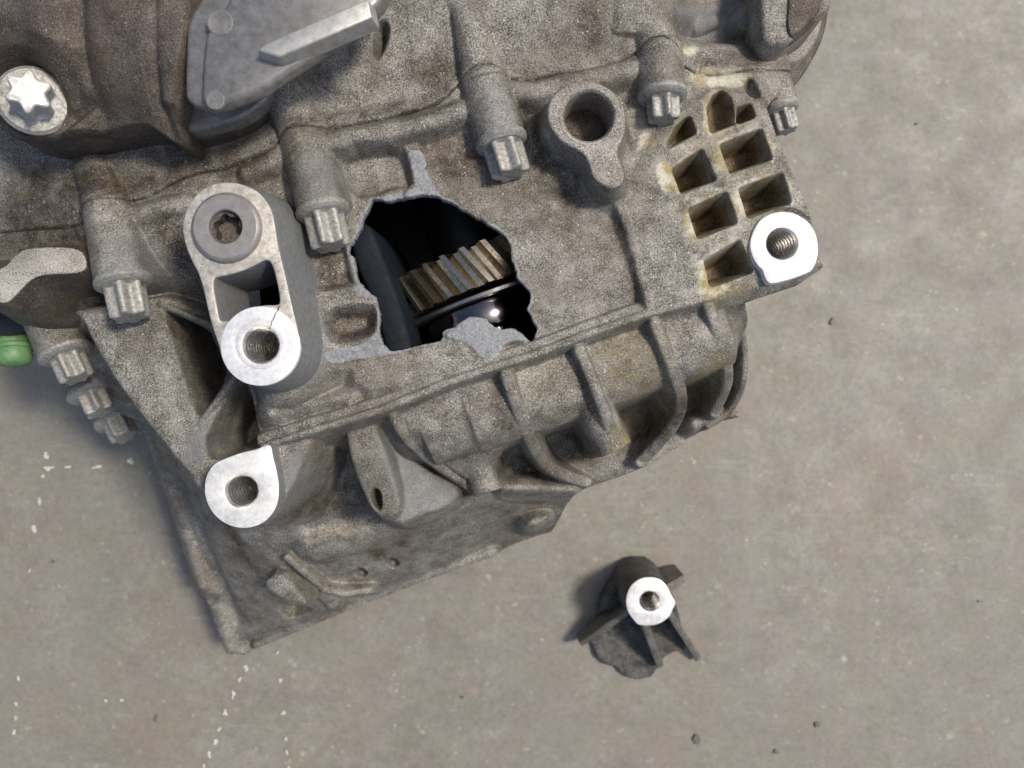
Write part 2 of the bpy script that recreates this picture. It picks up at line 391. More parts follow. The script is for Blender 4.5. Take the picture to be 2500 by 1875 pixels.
        V = [np.stack([X[used], Y[used], Z[used]], 1)]; Fq = [mp[q]]
        AT = {k: [a.ravel()[used]] for k, a in s.at.items()}
        # skirts
        rings = skirt_fn(X[bv], Y[bv], Z[bv]); n0 = len(used); prev = np.full(ny * nx, -1); prev[bv] = mp[bv]
        for (rx, ry, rz) in rings:
            cur = np.full(ny * nx, -1); cur[bv] = n0 + np.arange(len(bv)); n0 += len(bv)
            V.append(np.stack([rx, ry, rz], 1)); Fq.append(np.stack([prev[be[:, 1]], prev[be[:, 0]], cur[be[:, 0]], cur[be[:, 1]]], 1)); prev = cur
            for k in AT: AT[k].append(np.zeros(len(bv)) if k != 'fracture' else s.at[k].ravel()[bv])
        V = np.concatenate(V) / 1000; V[:, 2] += FLOOR / 1000; Fq = np.concatenate(Fq)
        me = bpy.data.meshes.new(name); me.vertices.add(len(V)); me.vertices.foreach_set('co', V.ravel())
        me.loops.add(Fq.size); me.loops.foreach_set('vertex_index', Fq.ravel().astype(np.int32))
        me.polygons.add(len(Fq)); me.polygons.foreach_set('loop_start', np.arange(0, Fq.size, 4, dtype=np.int32))
        me.polygons.foreach_set('use_smooth', np.ones(len(Fq), bool))
        for k in AT:
            a = me.attributes.new(k, 'FLOAT', 'POINT'); a.data.foreach_set('value', np.concatenate(AT[k]).astype(np.float32))
        me.materials.append(mat); me.update(calc_edges=True); me.validate()
        o = bpy.data.objects.new(name, me); C.objects.link(o); o.parent = parent
        return o

def value_noise(X, Y, scale, seed, octaves=3):
    out = np.zeros(X.shape); amp = 1.0
    for o in range(octaves):
        r = np.random.RandomState(seed + o); g = r.rand(64, 64) * 2 - 1; sx = X / scale; sy = Y / scale
        i = np.floor(sx).astype(int); j = np.floor(sy).astype(int); fx = sx - i; fy = sy - j
        fx = fx * fx * (3 - 2 * fx); fy = fy * fy * (3 - 2 * fy)
        a = g[j % 64, i % 64]; b = g[j % 64, (i + 1) % 64]; c = g[(j + 1) % 64, i % 64]; d = g[(j + 1) % 64, (i + 1) % 64]
        out += amp * ((a * (1 - fx) + b * fx) * (1 - fy) + (c * (1 - fx) + d * fx) * fy); amp *= .5; scale *= .47
    return out

# ------------------------------------------------------------------ the floor
fl = obj('concrete_floor', [(-3, -3, 0), (3, -3, 0), (3, 3, 0), (-3, 3, 0)], [(0, 1, 2, 3)], M['concrete'], smooth=False, world=True)
fl['kind'] = 'structure'
mb = MB()
def fleck(u, v, ru, rv, rot=0):
    c = P(u, v, -FLOOR)[:2]; a, b = mmpx(ru, -FLOOR), mmpx(rv, -FLOOR); n = 11; vs = []
    for i in range(n):
        th = 2 * math.pi * i / n; k = random.uniform(.55, 1.15); x, y = a * k * math.cos(th), b * k * math.sin(th)
        vs.append((c[0] + x * math.cos(rot) - y * math.sin(rot), c[1] + x * math.sin(rot) + y * math.cos(rot), -FLOOR + .25 + .012 * fleck.n))
    fleck.n += 1
    mb.add(vs, [tuple(range(n))])
fleck.n = 0
for (k, pts) in [('J', [(228, 125, 14, 22), (245, 188, 30, 12), (212, 232, 8, 12), (335, 182, 22, 8), (475, 178, 30, 10), (645, 155, 24, 16), (195, 350, 8, 22), (170, 495, 16, 24), (148, 690, 7, 16),
        (92, 1220, 8, 18), (85, 1340, 8, 16), (80, 1410, 5, 24), (75, 1480, 9, 14), (1210, 1168, 12, 18), (1180, 1225, 8, 14), (1150, 1300, 10, 24), (1110, 1385, 12, 18), (1080, 1465, 12, 14), (1060, 1530, 16, 20), (1030, 1590, 12, 22), (1005, 1640, 8, 16),
        (1378, 1228, 10, 14), (1395, 1380, 16, 16), (1405, 1510, 8, 12), (1412, 1580, 7, 16), (1420, 1650, 8, 12), (600, 1325, 14, 10), (525, 1325, 8, 10), (1365, 1090, 8, 12)])]:
    s = ZO[k][2]
    for (x, y, a, b) in pts:
        u, v = ZO[k][0] + x * s, ZO[k][1] + y * s
        for q in range(4): fleck(u + random.uniform(-.5, .5) * a * s, v + random.uniform(-.6, .6) * b * s, a * s * random.uniform(.4, .75), b * s * random.uniform(.4, .75), random.uniform(-.4, .4))
pm = mb.build('paint_fleck', M['paint'], fl, smooth=False); pm['kind'] = 'stuff'
mb = MB()
for u, v, a, b in [(2034, 785, 10, 12), (1993, 1769, 9, 11), (1895, 1833, 8, 9), (131, 1372, 9, 7), (384, 1752, 5, 16), (1702, 1800, 16, 22), (2390, 1470, 5, 5), (1475, 1500, 6, 5), (1130, 1700, 5, 6), (2240, 300, 5, 4)]:
    for q in range(2): fleck(u + random.uniform(-3, 3), v + random.uniform(-3, 3), a * random.uniform(.5, .9), b * random.uniform(.5, .9), random.uniform(-.5, .5))
M['oil'] = metal_material('old oil spot', (.085, .072, .060), (.14, .124, .104), (.5, .65), 300, 0, .0001)
om = mb.build('oil_spot', M['oil'], fl, smooth=False); om['kind'] = 'stuff'

# ------------------------------------------------------------------ the gearbox: root
root = bpy.data.objects.new('gearbox', None); C.objects.link(root)
root['label'] = 'grimy cast aluminium gearbox casing with a jagged broken hole showing gear teeth'
root['category'] = 'gearbox'

# ---- outlines, hole, parting line
OUT = [(-260, -330, -20), (-260, 700, -25), (-120, 745, -25), (0, 750, -22), (80, 768, -30), (125, 850, -60), (205, 885, -80), (215, 930, -86), (265, 955, -95), (290, 1000, -100), (353, 1033, -100), (402, 1195, -105), (445, 1320, -112),
       (483, 1427, -118), (505, 1470, -120), (520, 1478, -122), (545, 1540, -126), (568, 1602, -128), (617, 1584, -128), (625, 1574, -127), (910, 1460, -118), (1110, 1387, -113), (1203, 1357, -110), (1346, 1296, -108), (1360, 1262, -106), (1400, 1206, -72),
       (1500, 1172, -69), (1602, 1134, -66), (1670, 1095, -64), (1732, 1042, -62), (1760, 1030, -61), (1799, 1018, -60), (1795, 998, -58), (1824, 938, -48), (1828, 866, -42), (1815, 800, -34), (1799, 747, -20), (1871, 720, -10), (1944, 698, -8), (2009, 651, -7), (2003, 635, -2), (1974, 533, 0),
       (1942, 460, 0), (1901, 346, 0), (1880, 290, -2), (1873, 262, -2), (1878, 245, -30), (1890, 220, -40), (1880, 130, -40), (1900, 60, -40), (1900, -330, -40)]
OUTM = np.array(PX(OUT))
HOLE = zz('I', [(710, 295), (760, 298), (800, 312), (830, 315), (862, 302), (900, 296), (945, 294), (980, 290), (1020, 279), (1060, 275), (1110, 279), (1160, 285), (1182, 303), (1200, 310), (1225, 318), (1260, 332), (1290, 350), (1310, 371), (1350, 388), (1390, 412), (1420, 432), (1450, 440), (1490, 470), (1522, 490), (1560, 512), (1595, 540), (1620, 562), (1640, 600),
        (1650, 622), (1652, 660), (1657, 690), (1655, 715), (1672, 740), (1680, 775), (1692, 800), (1688, 826), (1702, 852), (1730, 878), (1760, 912), (1780, 935), (1787, 962), (1780, 1010), (1768, 1030), (1760, 1052), (1778, 1080), (1792, 1102), (1798, 1130), (1815, 1155), (1832, 1182), (1820, 1215), (1810, 1242), (1795, 1270), (1775, 1262), (1750, 1240), (1730, 1215), (1700, 1200), (1680, 1182),
        (1650, 1178), (1620, 1186), (1590, 1190), (1565, 1174), (1540, 1172), (1520, 1152), (1500, 1142), (1488, 1116), (1462, 1112), (1420, 1105), (1380, 1100), (1358, 1108), (1330, 1128), (1310, 1142), (1290, 1152), (1280, 1172), (1250, 1178), (1212, 1190), (1192, 1208), (1190, 1222), (1194, 1240), (1180, 1262), (1120, 1280), (1060, 1290), (1000, 1305), (950, 1320), (900, 1330),
        (855, 1335), (830, 1330), (810, 1310), (790, 1290), (780, 1260), (768, 1220), (765, 1180), (772, 1130), (770, 1080), (755, 1030), (750, 1000), (740, 970), (712, 955), (690, 930), (665, 915), (650, 890), (622, 865), (610, 840), (598, 800), (600, 770), (590, 740), (584, 710), (580, 690), (558, 680), (545, 660), (547, 630), (552, 610), (575, 590), (592, 560), (605, 530), (622, 500), (634, 470), (640, 430), (662, 395), (680, 360), (692, 325)])
HOLEM = np.array(PX(HOLE, 0))
PART = [(-300, 545), (0, 540), (120, 540), (179, 533), (190, 515), (205, 500), (225, 492), (250, 487), (300, 484), (350, 474), (400, 447), (440, 428), (480, 415), (540, 408), (590, 388), (630, 374), (650, 366), (671, 352), (690, 336), (710, 324), (740, 319), (775, 318), (813, 316), (854, 309), (900, 302), (935, 296), (985, 283), (1057, 264), (1085, 245), (1105, 228), (1118, 215), (1138, 198), (1157, 186), (1175, 181), (1200, 178), (1222, 181), (1240, 191), (1270, 194), (1301, 192), (1350, 180), (1423, 167), (1480, 157), (1510, 151), (1545, 136), (1567, 118), (1588, 109), (1610, 107), (1632, 112), (1648, 124), (1657, 138), (1720, 172), (1790, 165), (1870, 140), (2100, 120)]
PARTM = PX(PART, 1)
UPPER = np.array(PARTM + PX([(2300, -400), (-400, -400)], 0))

hf = HF(-262, 150, -168, 215, .5)
hf.base([(900, 150, 3), (1000, 60, 6), (1100, 30, 9), (1300, 60, 8), (1300, 150, 3), (1450, 80, 6), (1500, 0, 10), (1600, 40, 4), (1000, -200, 12), (1400, -200, 14), (600, -250, 2), (200, -300, -5), (-200, -300, -10), (1700, -300, -4), (1900, -300, -20),
   (935, 297, -1), (1300, 190, -1), (1450, 160, -1), (700, 200, 0), (500, 200, -3), (200, 200, -10), (0, 350, -14), (-200, 400, -25), (-200, 100, -20),
   (1000, 400, -1), (1100, 420, 0), (1400, 600, 0), (1300, 800, 0), (1450, 730, 0), (1200, 700, 0), (900, 880, -1), (800, 950, -2), (1480, 600, 0), (1150, 480, 0), (800, 700, -1), (1000, 870, -1), (1350, 420, -1), (880, 450, -3),
   (1600, 500, -1), (1850, 600, 0), (1950, 600, 0), (1700, 700, 0), (1850, 330, -1), (1600, 350, -2), (1680, 200, -4), (1780, 130, -8), (1700, 60, -18), (1860, 100, -22),
   (450, 400, -3), (300, 420, -8), (100, 420, -16), (0, 520, -22), (100, 580, -16), (350, 620, -6), (420, 560, -3), (-200, 600, -28),
   (300, 850, -55), (420, 900, -50), (500, 950, -48), (400, 1050, -75), (600, 1000, -45), (300, 950, -85), (550, 800, -30), (600, 1100, -55), (200, 800, -45), (100, 740, -32),
   (650, 1000, -4), (720, 1010, -3), (900, 1080, -50), (1000, 1050, -44), (1150, 980, -30), (1300, 930, -16), (1450, 870, -14), (1620, 800, -14), (1300, 1010, -40), (1500, 960, -42), (1650, 900, -42), (1770, 850, -46), (1300, 1110, -66), (1500, 1060, -68), (1650, 1000, -68), (1750, 970, -66), (1400, 1175, -72), (1550, 1130, -70), (1180, 1110, -56),
   (720, 1150, -52), (830, 1150, -56), (800, 1080, -46), (1000, 1180, -54), (1080, 1210, -58), (1200, 1190, -58), (700, 1260, -62), (600, 1370, -90), (800, 1330, -80), (1000, 1290, -82), (1180, 1260, -86), (560, 1560, -124), (680, 1500, -112), (900, 1430, -108), (1100, 1360, -106), (1280, 1290, -106), (430, 1180, -100), (470, 1300, -106), (520, 1450, -118), (520, 1250, -84), (600, 1200, -60), (350, 1000, -92)])
def pm3(pts): return [P(q[0], q[1], deep(q[2])) for q in pts]
# flange beads below the parting line
for pts in ([(800, 340, 7), (880, 328, 8), (940, 318, 8.5), (1057, 290, 8.5), (1125, 262, 8)], [(1240, 215, 6), (1310, 218, 6.5), (1420, 190, 6.5), (1560, 160, 5)], [(330, 525, 0), (390, 505, 1.5), (450, 492, 1)], [(200, 560, -8), (215, 520, -6)], [(600, 420, 1), (650, 395, 3), (680, 370, 4)]):
    hf.rib(pm3(pts), 7.0, slope=2.4, edge=1.6, k=3)
# upper-half bead above the parting line
hf.rib(pm3([(560, 380, -1), (700, 310, 3), (820, 298, 3), (935, 280, 4), (1057, 248, 4), (1110, 214, 5)]), 4, slope=1.2, edge=2.5, k=5)
# bosses of the flange bolts: axis from the root to the bolt face
BOLTS = [  # start(u,v,z) end(u,v,z) radius start/end mm, flange r, head r, head length
    ((263, 500, -5), (302, 688, 1), 10.5, 11.6, 11.9, 8.5, 17), ((742, 325, -2), (788, 515, 3), 10.8, 11.0, 11.5, 8.5, 17), ((1180, 200, 1), (1224, 345, 5), 10.6, 10.8, 11.2, 8.5, 16), ((1608, 120, -1), (1617, 232, 2), 10.0, 10.4, 10.6, 7.0, 12)]
for a, b, ra, rb, *_ in BOLTS: hf.cyl(P(*a), P(*b), ra, rb, k=4)
hf.cyl(P(1140, 40, 6), P(1182, 205, 1.5), 6.5, 10.2, k=7, start=.6)          # tapering root of the third boss on the upper half
hf.cyl(P(1550, -80, 6), P(1530, 105, -3), 10, 8, k=9)
hf.cyl(P(1560, 10, 2), P(1606, 118, -1), 8, 9.6, k=5)
hf.cyl(P(692, 228, 2), P(738, 318, -2), 9, 10.2, k=5)
hf.cyl(P(225, 400, -14), P(258, 490, -7), 8, 10, k=6)
hf.pocket(PX(zz('B', [(640, 170), (700, 120), (745, 160), (748, 220), (715, 310), (665, 370), (640, 340)]), 3), -12, slope=3, edge=1, k=2)
hf.cyl(P(865, 70, -2), P(893, 165, -3), 5, 6, k=4)
# hole surroundings: recessed cells between broken ribs, raised stubs
hf.pocket(PX(zz('B', [(440, 890), (840, 870), (890, 1110), (870, 1140), (760, 1130), (640, 1180), (500, 1180)]), 0), -5.5, slope=1.8, edge=.7, k=1.4)
hf.rib(pm3(zz('B', [(850, 830, 2), (905, 960, 2.2), (945, 1090, .8), (950, 1150, 0)])), [6, 6.5, 9, 18], slope=2.5, edge=.6, k=2)
hf.pocket(PX(zz('I', [(255, 620), (530, 600), (560, 760), (610, 880), (590, 905), (330, 930), (290, 800)]), 0), -5.0, slope=1.6, edge=.6, k=1.2)
hf.pocket(PX(zz('I', [(370, 1050), (720, 1000), (765, 1090), (760, 1200), (660, 1270), (430, 1300), (410, 1200)]), 0), -5.0, slope=1.6, edge=.6, k=1.2)
hf.rib(pm3(zz('I', [(470, 1060, -3.4), (500, 1280, -3.4)])), 4.5, slope=.8, edge=1.5, k=2)
hf.rib(pm3(zz('I', [(300, 960, .6), (640, 1000 - 60, .6)])), 3.4, slope=2, edge=.8, k=1.5)
hf.plateau(PX(zz('I', [(415, 1330), (560, 1310), (660, 1290), (740, 1230), (765, 1170), (790, 1290), (850, 1335), (860, 1350), (600, 1390), (420, 1420)]), 1), 1.2, slope=2, edge=.5, k=1, rnd=1)
hf.plateau(PX(zz('I', [(1185, 1235), (1290, 1165), (1360, 1100), (1490, 1105), (1540, 1165), (1650, 1175), (1790, 1270), (1640, 1262), (1592, 1300), (1600, 1345), (1520, 1392), (1440, 1372), (1395, 1310), (1320, 1268)]), 1), 1.2, slope=2, edge=.5, k=1, rnd=1)
hf.plateau(PX(zz('I', [(560, 1400), (900, 1340), (1180, 1275), (1330, 1280), (1420, 1330), (1450, 1390), (1000, 1560), (620, 1600)]), 0), .6, slope=.8, edge=1, k=1.5)
# long flange rib, in two steps
LR = [(640, 1090, -3), (760, 1052, 1), (931, 1000, 2.6), (1100, 930, 3), (1300, 866, 3), (1450, 810, 3), (1589, 762, 2.6), (1740, 724, 1)]
hf.rib(pm3([(u, v - 14, z - 1.8) for u, v, z in LR]), 6.4, slope=4, edge=.4, k=.8)
hf.rib(pm3(LR), [2.6, 3.0, 3.4, 3.4, 3.4, 3.4, 3.4, 3], slope=4, edge=.5, k=.9)
hf.rib(pm3([(660, 1010, -1), (860, 965, -.5), (850, 985, -.5)]), 2, slope=1, edge=1, k=1.5)
# vertical rib and its groove beside the hole plate
hf.groove(pm3([(1485, 520, 0), (1520, 620, 0), (1560, 745, 0)]), 1.9, 1.7)
hf.rib(pm3([(1508, 495, 2.5), (1535, 560, 2.6), (1560, 660, 2.6), (1588, 752, 2.6)]), 3.0, slope=2.5, edge=.8, k=1.5)
# ear plate with pockets
hf.plateau(PX([(1530, 520), (1560, 420), (1600, 330), (1700, 240), (1790, 215), (1856, 244), (1873, 262), (1901, 346), (1942, 460), (1974, 533), (2003, 635), (2007, 645), (1868, 698), (1734, 739), (1600, 765), (1560, 640)], 0), 0, slope=1.6, edge=3, k=5, rnd=1)
PK = [('S', [(1726, 262), (1742, 228), (1765, 214), (1785, 235), (1797, 302), (1734, 327)]), ('S', [(1652, 305), (1684, 279), (1700, 326), (1624, 364)]), ('S', [(1755, 354), (1860, 313), (1883, 391), (1779, 429)]), ('S', [(1641, 411), (1714, 364), (1746, 443), (1661, 476)]),
      ('S', [(1797, 464), (1906, 425), (1925, 500), (1820, 539)]), ('S', [(1677, 513), (1769, 472), (1795, 549), (1698, 588)]), ('S', [(1716, 638), (1803, 587), (1840, 664), (1734, 702)]), ('S', [(1800, 262), (1835, 250), (1846, 285), (1797, 306)])]
for q, (k, pts) in enumerate(PK):
    hf.pocket(offset(ccw(PX(pts, 0)), .35), -17 if q not in (0, 1, 7) else -11, slope=4.5, edge=.5, k=.9, rnd=0, rad=1.6)
for pts in ([(1590, 480, -1.2), (1650, 505, -2.0)], [(1620, 390, -1), (1650, 420, -2)], [(1670, 620, -1), (1715, 640, -2)]):
    hf.groove(pm3(pts), 3.2, 1.6)
hf.pocket(PX(zz('L', [(40, 650), (130, 530), (220, 740), (100, 780)]), -4), -14, slope=3, edge=1)
hf.pocket(PX(zz('C', [(910, 100), (1130, 20), (1490, -100), (1490, 180), (1440, 210), (1180, 230), (950, 220)]), -6), -24, slope=1.6, edge=2, k=4)
hf.plateau(PX(zz('C', [(1350, 150), (1360, 80), (1450, 0), (1490, 0), (1490, 180), (1400, 185)]), -16), -15, slope=2, edge=1, k=2)
hf.cyl(P(1690, 75, -24), P(1745, 52, -24), 4, 4, k=3)
# teardrop boss foot
TD = zz('C', [(445, 475), (560, 510), (650, 590), (690, 700), (670, 830), (632, 890), (635, 950), (680, 1040), (665, 1110), (600, 1140), (530, 1110), (475, 1060), (462, 985), (430, 930), (370, 890), (290, 850), (225, 770), (205, 690), (225, 590), (310, 505)])
TDM = chaikin(PX(TD, 19), 2)
hf.plateau(TDM, 9, slope=2.4, edge=2, k=6, rnd=0)
# arm web that ties the left boss to the lower ear, with two windows
hf.plateau(PX(zz('D', [(420, 880), (560, 860), (900, 800), (1000, 790), (1270, 920), (1420, 1250), (1540, 1300), (1610, 1659), (1640, 1800), (1500, 1950), (1280, 2010), (1190, 1960), (1120, 1850), (960, 1659), (850, 1520), (700, 1320), (560, 1090), (490, 930)]), -10), -10, slope=4.5, edge=.8, k=2, rnd=1)
hf.pocket(PX(zz('D', [(975, 880), (1020, 890), (1255, 985), (1300, 1110), (1385, 1255), (1200, 1535), (1165, 1500), (1090, 1260), (1010, 1000)]), -10), -52, slope=11, edge=.5, k=1.0)
hf.pocket(PX(zz('D', [(1430, 1305), (1500, 1330), (1560, 1640), (1575, 1700), (1430, 1750), (1280, 1790), (1225, 1740), (1230, 1610)]), -10), -52, slope=11, edge=.5, k=1.0)
hf.rib(pm3(zz('D', [(960, 840, -9), (1270, 975, -4)])), 3.8, slope=14, edge=.5, k=1.0)
hf.rib(pm3(zz('D', [(1190, 1560, -9.5), (1410, 1270, -5)])), 3.8, slope=14, edge=.5, k=1.0)
# lower ear foot with its dark side web
hf.plateau(PX(zz('E', [(560, 330), (880, 220), (1130, 150), (1100, 280), (960, 560), (880, 700), (700, 710), (560, 640), (500, 520)]), -2), -4, slope=6, edge=1, k=2.5)
# link-arm foot
LINK_OUT = zz('D', [(1378, 108), (1480, 128), (1575, 180), (1640, 280), (1660, 390), (1672, 480), (1692, 560), (1725, 700), (1762, 870), (1800, 1020), (1808, 1100), (1780, 1210), (1700, 1295), (1600, 1332), (1500, 1325), (1400, 1270), (1345, 1190), (1315, 1090), (1280, 990), (1255, 900), (1225, 760), (1195, 660), (1150, 580), (1108, 470), (1095, 380), (1120, 270), (1190, 170), (1280, 120)])
LINKM = chaikin(PX(LINK_OUT, 28), 2)
hf.plateau(LINKM, 5, slope=3.0, edge=2, k=6, rnd=0)
# barrel under the flange rib and its ribs
hf.cyl(P(1040, 1052, -28), P(1200, 994, -26), 17, 19.0, k=3, end=2, start=5)
hf.cyl(P(1150, 1011, -25.5), P(1752, 800, -25.5), 19.2, 19.0, k=1.5, end=3, slope=6)
hf.plateau(PX([(948, 1003), (1300, 872), (1740, 730), (1775, 800), (1700, 835), (1400, 930), (1150, 1018), (1020, 1066)], -8), -7.0, slope=1.2, edge=2.5, k=5, rnd=1)
RB = [([(1236, 914, 1), (1258, 980, -1), (1285, 1052, -12), (1322, 1130, -34), (1370, 1158, -50), (1431, 1178, -63)], 6.0), ([(1415, 852, 1), (1450, 935, 0), (1478, 1015, -5), (1500, 1070, -17)], 5.4), ([(1602, 790, 1), (1642, 890, -2), (1668, 965, -14), (1662, 1010, -32), (1632, 1060, -46), (1565, 1128, -60)], 6.0),
      ([(1732, 745, 0), (1760, 830, -6), (1782, 900, -20), (1778, 945, -33), (1745, 1010, -50)], 5.2), ([(1803, 770, -26), (1822, 850, -37), (1820, 935, -44), (1790, 1000, -54), (1730, 1042, -58)], 3.4), ([(951, 1000, 0), (980, 1060, -8), (1030, 1110, -20), (1100, 1160, -32), (1160, 1200, -42)], 4.6)]
for pts, wd in RB: hf.rib(pm3([tuple(q) for q in chaikin(pts, 2, False)]), wd, slope=7, edge=.5, k=1.2)
hf.cyl(P(1440, 970, -16), P(1502, 1096, -24), 8.0, 8.4, k=1.5, end=9, slope=8)
hf.cyl(P(1165, 1110, -36), P(1190, 1198, -40), 7.0, 8.0, k=2.5, end=9, slope=8)
hf.rib(pm3([(1226, 1190, -50), (1300, 1192, -56), (1400, 1196, -62)]), 3, slope=2.5, edge=1, k=3)
hf.rib(pm3([(1700, 1035, -58), (1760, 1005, -56), (1799, 1008, -56)]), 5, slope=3, edge=1, k=2)
# arm with the small pin hole
hf.plateau(PX([(952, 1002), (1012, 1075), (1072, 1136), (1152, 1194), (1196, 1130), (1235, 1075), (1150, 1010), (1050, 980)], -20), lambda X, Y: -9 + (Y + 13) * .74, slope=7, edge=.6, k=1.5)
hf.plateau(PX([(914, 1010), (982, 1070), (1030, 1141), (1121, 1191), (1121, 1230), (1037, 1257), (960, 1278), (900, 1200)], -34), lambda X, Y: -27 - (X + 56) * .42, slope=4, edge=1, k=3)
hf.plateau(PX([(846, 1040), (859, 1141), (895, 1241), (928, 1280), (966, 1272), (976, 1227), (947, 1106), (909, 1008), (860, 1012)], -17), lambda X, Y: -11 + (Y + 18) * .28, slope=7, edge=.7, k=1.5)
# bottom flange
hf.rib(pm3(zz('E', [(150, 90, -96), (300, 520, -101), (470, 1050, -110)])), 5, slope=1.5, edge=1.5, k=4)
hf.rib(pm3(zz('E', [(560, 1200, -118), (640, 1440, -122), (720, 1460, -122)])), 4, slope=.8, edge=2, k=5)
hf.groove(pm3(zz('E', [(330, 450, -95), (470, 760, -100), (560, 1090, -106), (640, 1300, -112)])), 5, 4)
hf.rib(pm3(zz('E', [(800, 1420, -119), (1500, 1130, -113), (1960, 950, -110), (2212, 860, -108)])), 5, slope=2, edge=1.0, k=2.5)
hf.rib(pm3(zz('E', [(980, 890, -74), (1080, 980, -84), (1200, 1080, -94), (1320, 1110, -97), (1480, 1090, -102)])), 3.6, slope=4, edge=.6, k=2)
hf.plateau(PX(zz('E', [(840, 1035), (950, 960), (1040, 1060), (1110, 1165), (1060, 1170), (930, 1130)]), -84), lambda X, Y: -79 + (Y + 100) * .25, slope=7, edge=.5, k=1.0, rnd=1)
hf.pocket(PX(zz('E', [(940, 1150), (1100, 1190), (1150, 1220), (960, 1300), (920, 1240)]), -122), -143, slope=2.2, edge=1.5, k=3)
hf.rib(pm3(zz('E', [(1130, 1060, -95), (1250, 1160, -106)])), [5, 8], slope=3, edge=1.0, k=2)
for c in ((1390, 980), (1590, 920)):
    hf.pocket(PX(zz('E', [(c[0] - 45, c[1] + 20), (c[0] + 20, c[1] - 20), (c[0] + 60, c[1] + 50), (c[0] - 10, c[1] + 90)]), -95), -118, slope=6, edge=.5, k=1.2)
hf.rib(pm3(zz('E', [(1100, 800, -66), (1500, 700, -70), (1900, 560, -74), (2212, 470, -70)])), 3, slope=.9, edge=2, k=5)
hf.plateau(PX(zz('K', [(690, 1190), (740, 1140), (830, 1125), (820, 1150), (760, 1190)]), -88), -86, slope=3, edge=1, k=1.5)
# left lug
LUG = [(-60, 640), (0, 640), (41, 612), (80, 602), (195, 602), (235, 620), (255, 700), (245, 758), (200, 766), (40, 760), (-10, 735), (-60, 720)]
# pin hole
hf.pocket(PX(zz('E', [(1478, 520), (1500, 465), (1545, 470), (1562, 540), (1555, 600), (1530, 618), (1490, 580)]), -22), -34, slope=6, edge=.5, k=.8)
# parting line
hf.groove([(x, y, 0) for x, y in chaikin(PARTM, 1, False)], .55, 1.5)
# uneven cast skin
hf.Hh += value_noise(hf.X + 300, hf.Y + 300, 14, 3, 3) * .16 + value_noise(hf.X + 300, hf.Y + 300, 1.7, 11, 2) * .10
near = sd_poly(hf.X, hf.Y, HOLEM)
# broken metal
FR = [[(520, 690), (560, 680), (600, 760), (640, 860), (690, 930), (745, 970), (735, 985), (650, 965), (600, 930), (560, 810), (525, 740)], [(415, 1330), (560, 1310), (660, 1290), (740, 1230), (765, 1170), (790, 1290), (850, 1335), (865, 1352), (600, 1390), (420, 1420)],
      [(1190, 1240), (1280, 1170), (1360, 1100), (1420, 1100), (1490, 1105), (1540, 1165), (1590, 1185), (1650, 1175), (1750, 1240), (1795, 1272), (1650, 1260), (1590, 1290), (1600, 1340), (1520, 1390), (1440, 1370), (1400, 1310), (1320, 1270), (1200, 1262)],
      [(985, 130), (1085, 100), (1110, 180), (1160, 250), (1205, 315), (1060, 272), (900, 300), (830, 318), (715, 300), (830, 268), (980, 250), (1012, 210), (995, 170)], [(950, -10), (1060, -20), (1090, 110), (980, 140)]]
for pts in FR: hf.blob('fracture', PX(zz('I', pts), .5), 1.0, .9, rnd=1)
lip = np.clip(1.4 - near / np.maximum(.5 + .9 * value_noise(hf.X + 300, hf.Y + 300, 7, 40, 2), .05), 0, 1) * (near > -1)
hf.at['fracture'] = np.maximum(hf.at['fracture'], np.where(lip > .3, 1.0, lip))
hf.Hh += np.where(hf.at['fracture'] > .4, value_noise(hf.X + 300, hf.Y + 300, 3.2, 60, 3) * .28 - .1, 0)
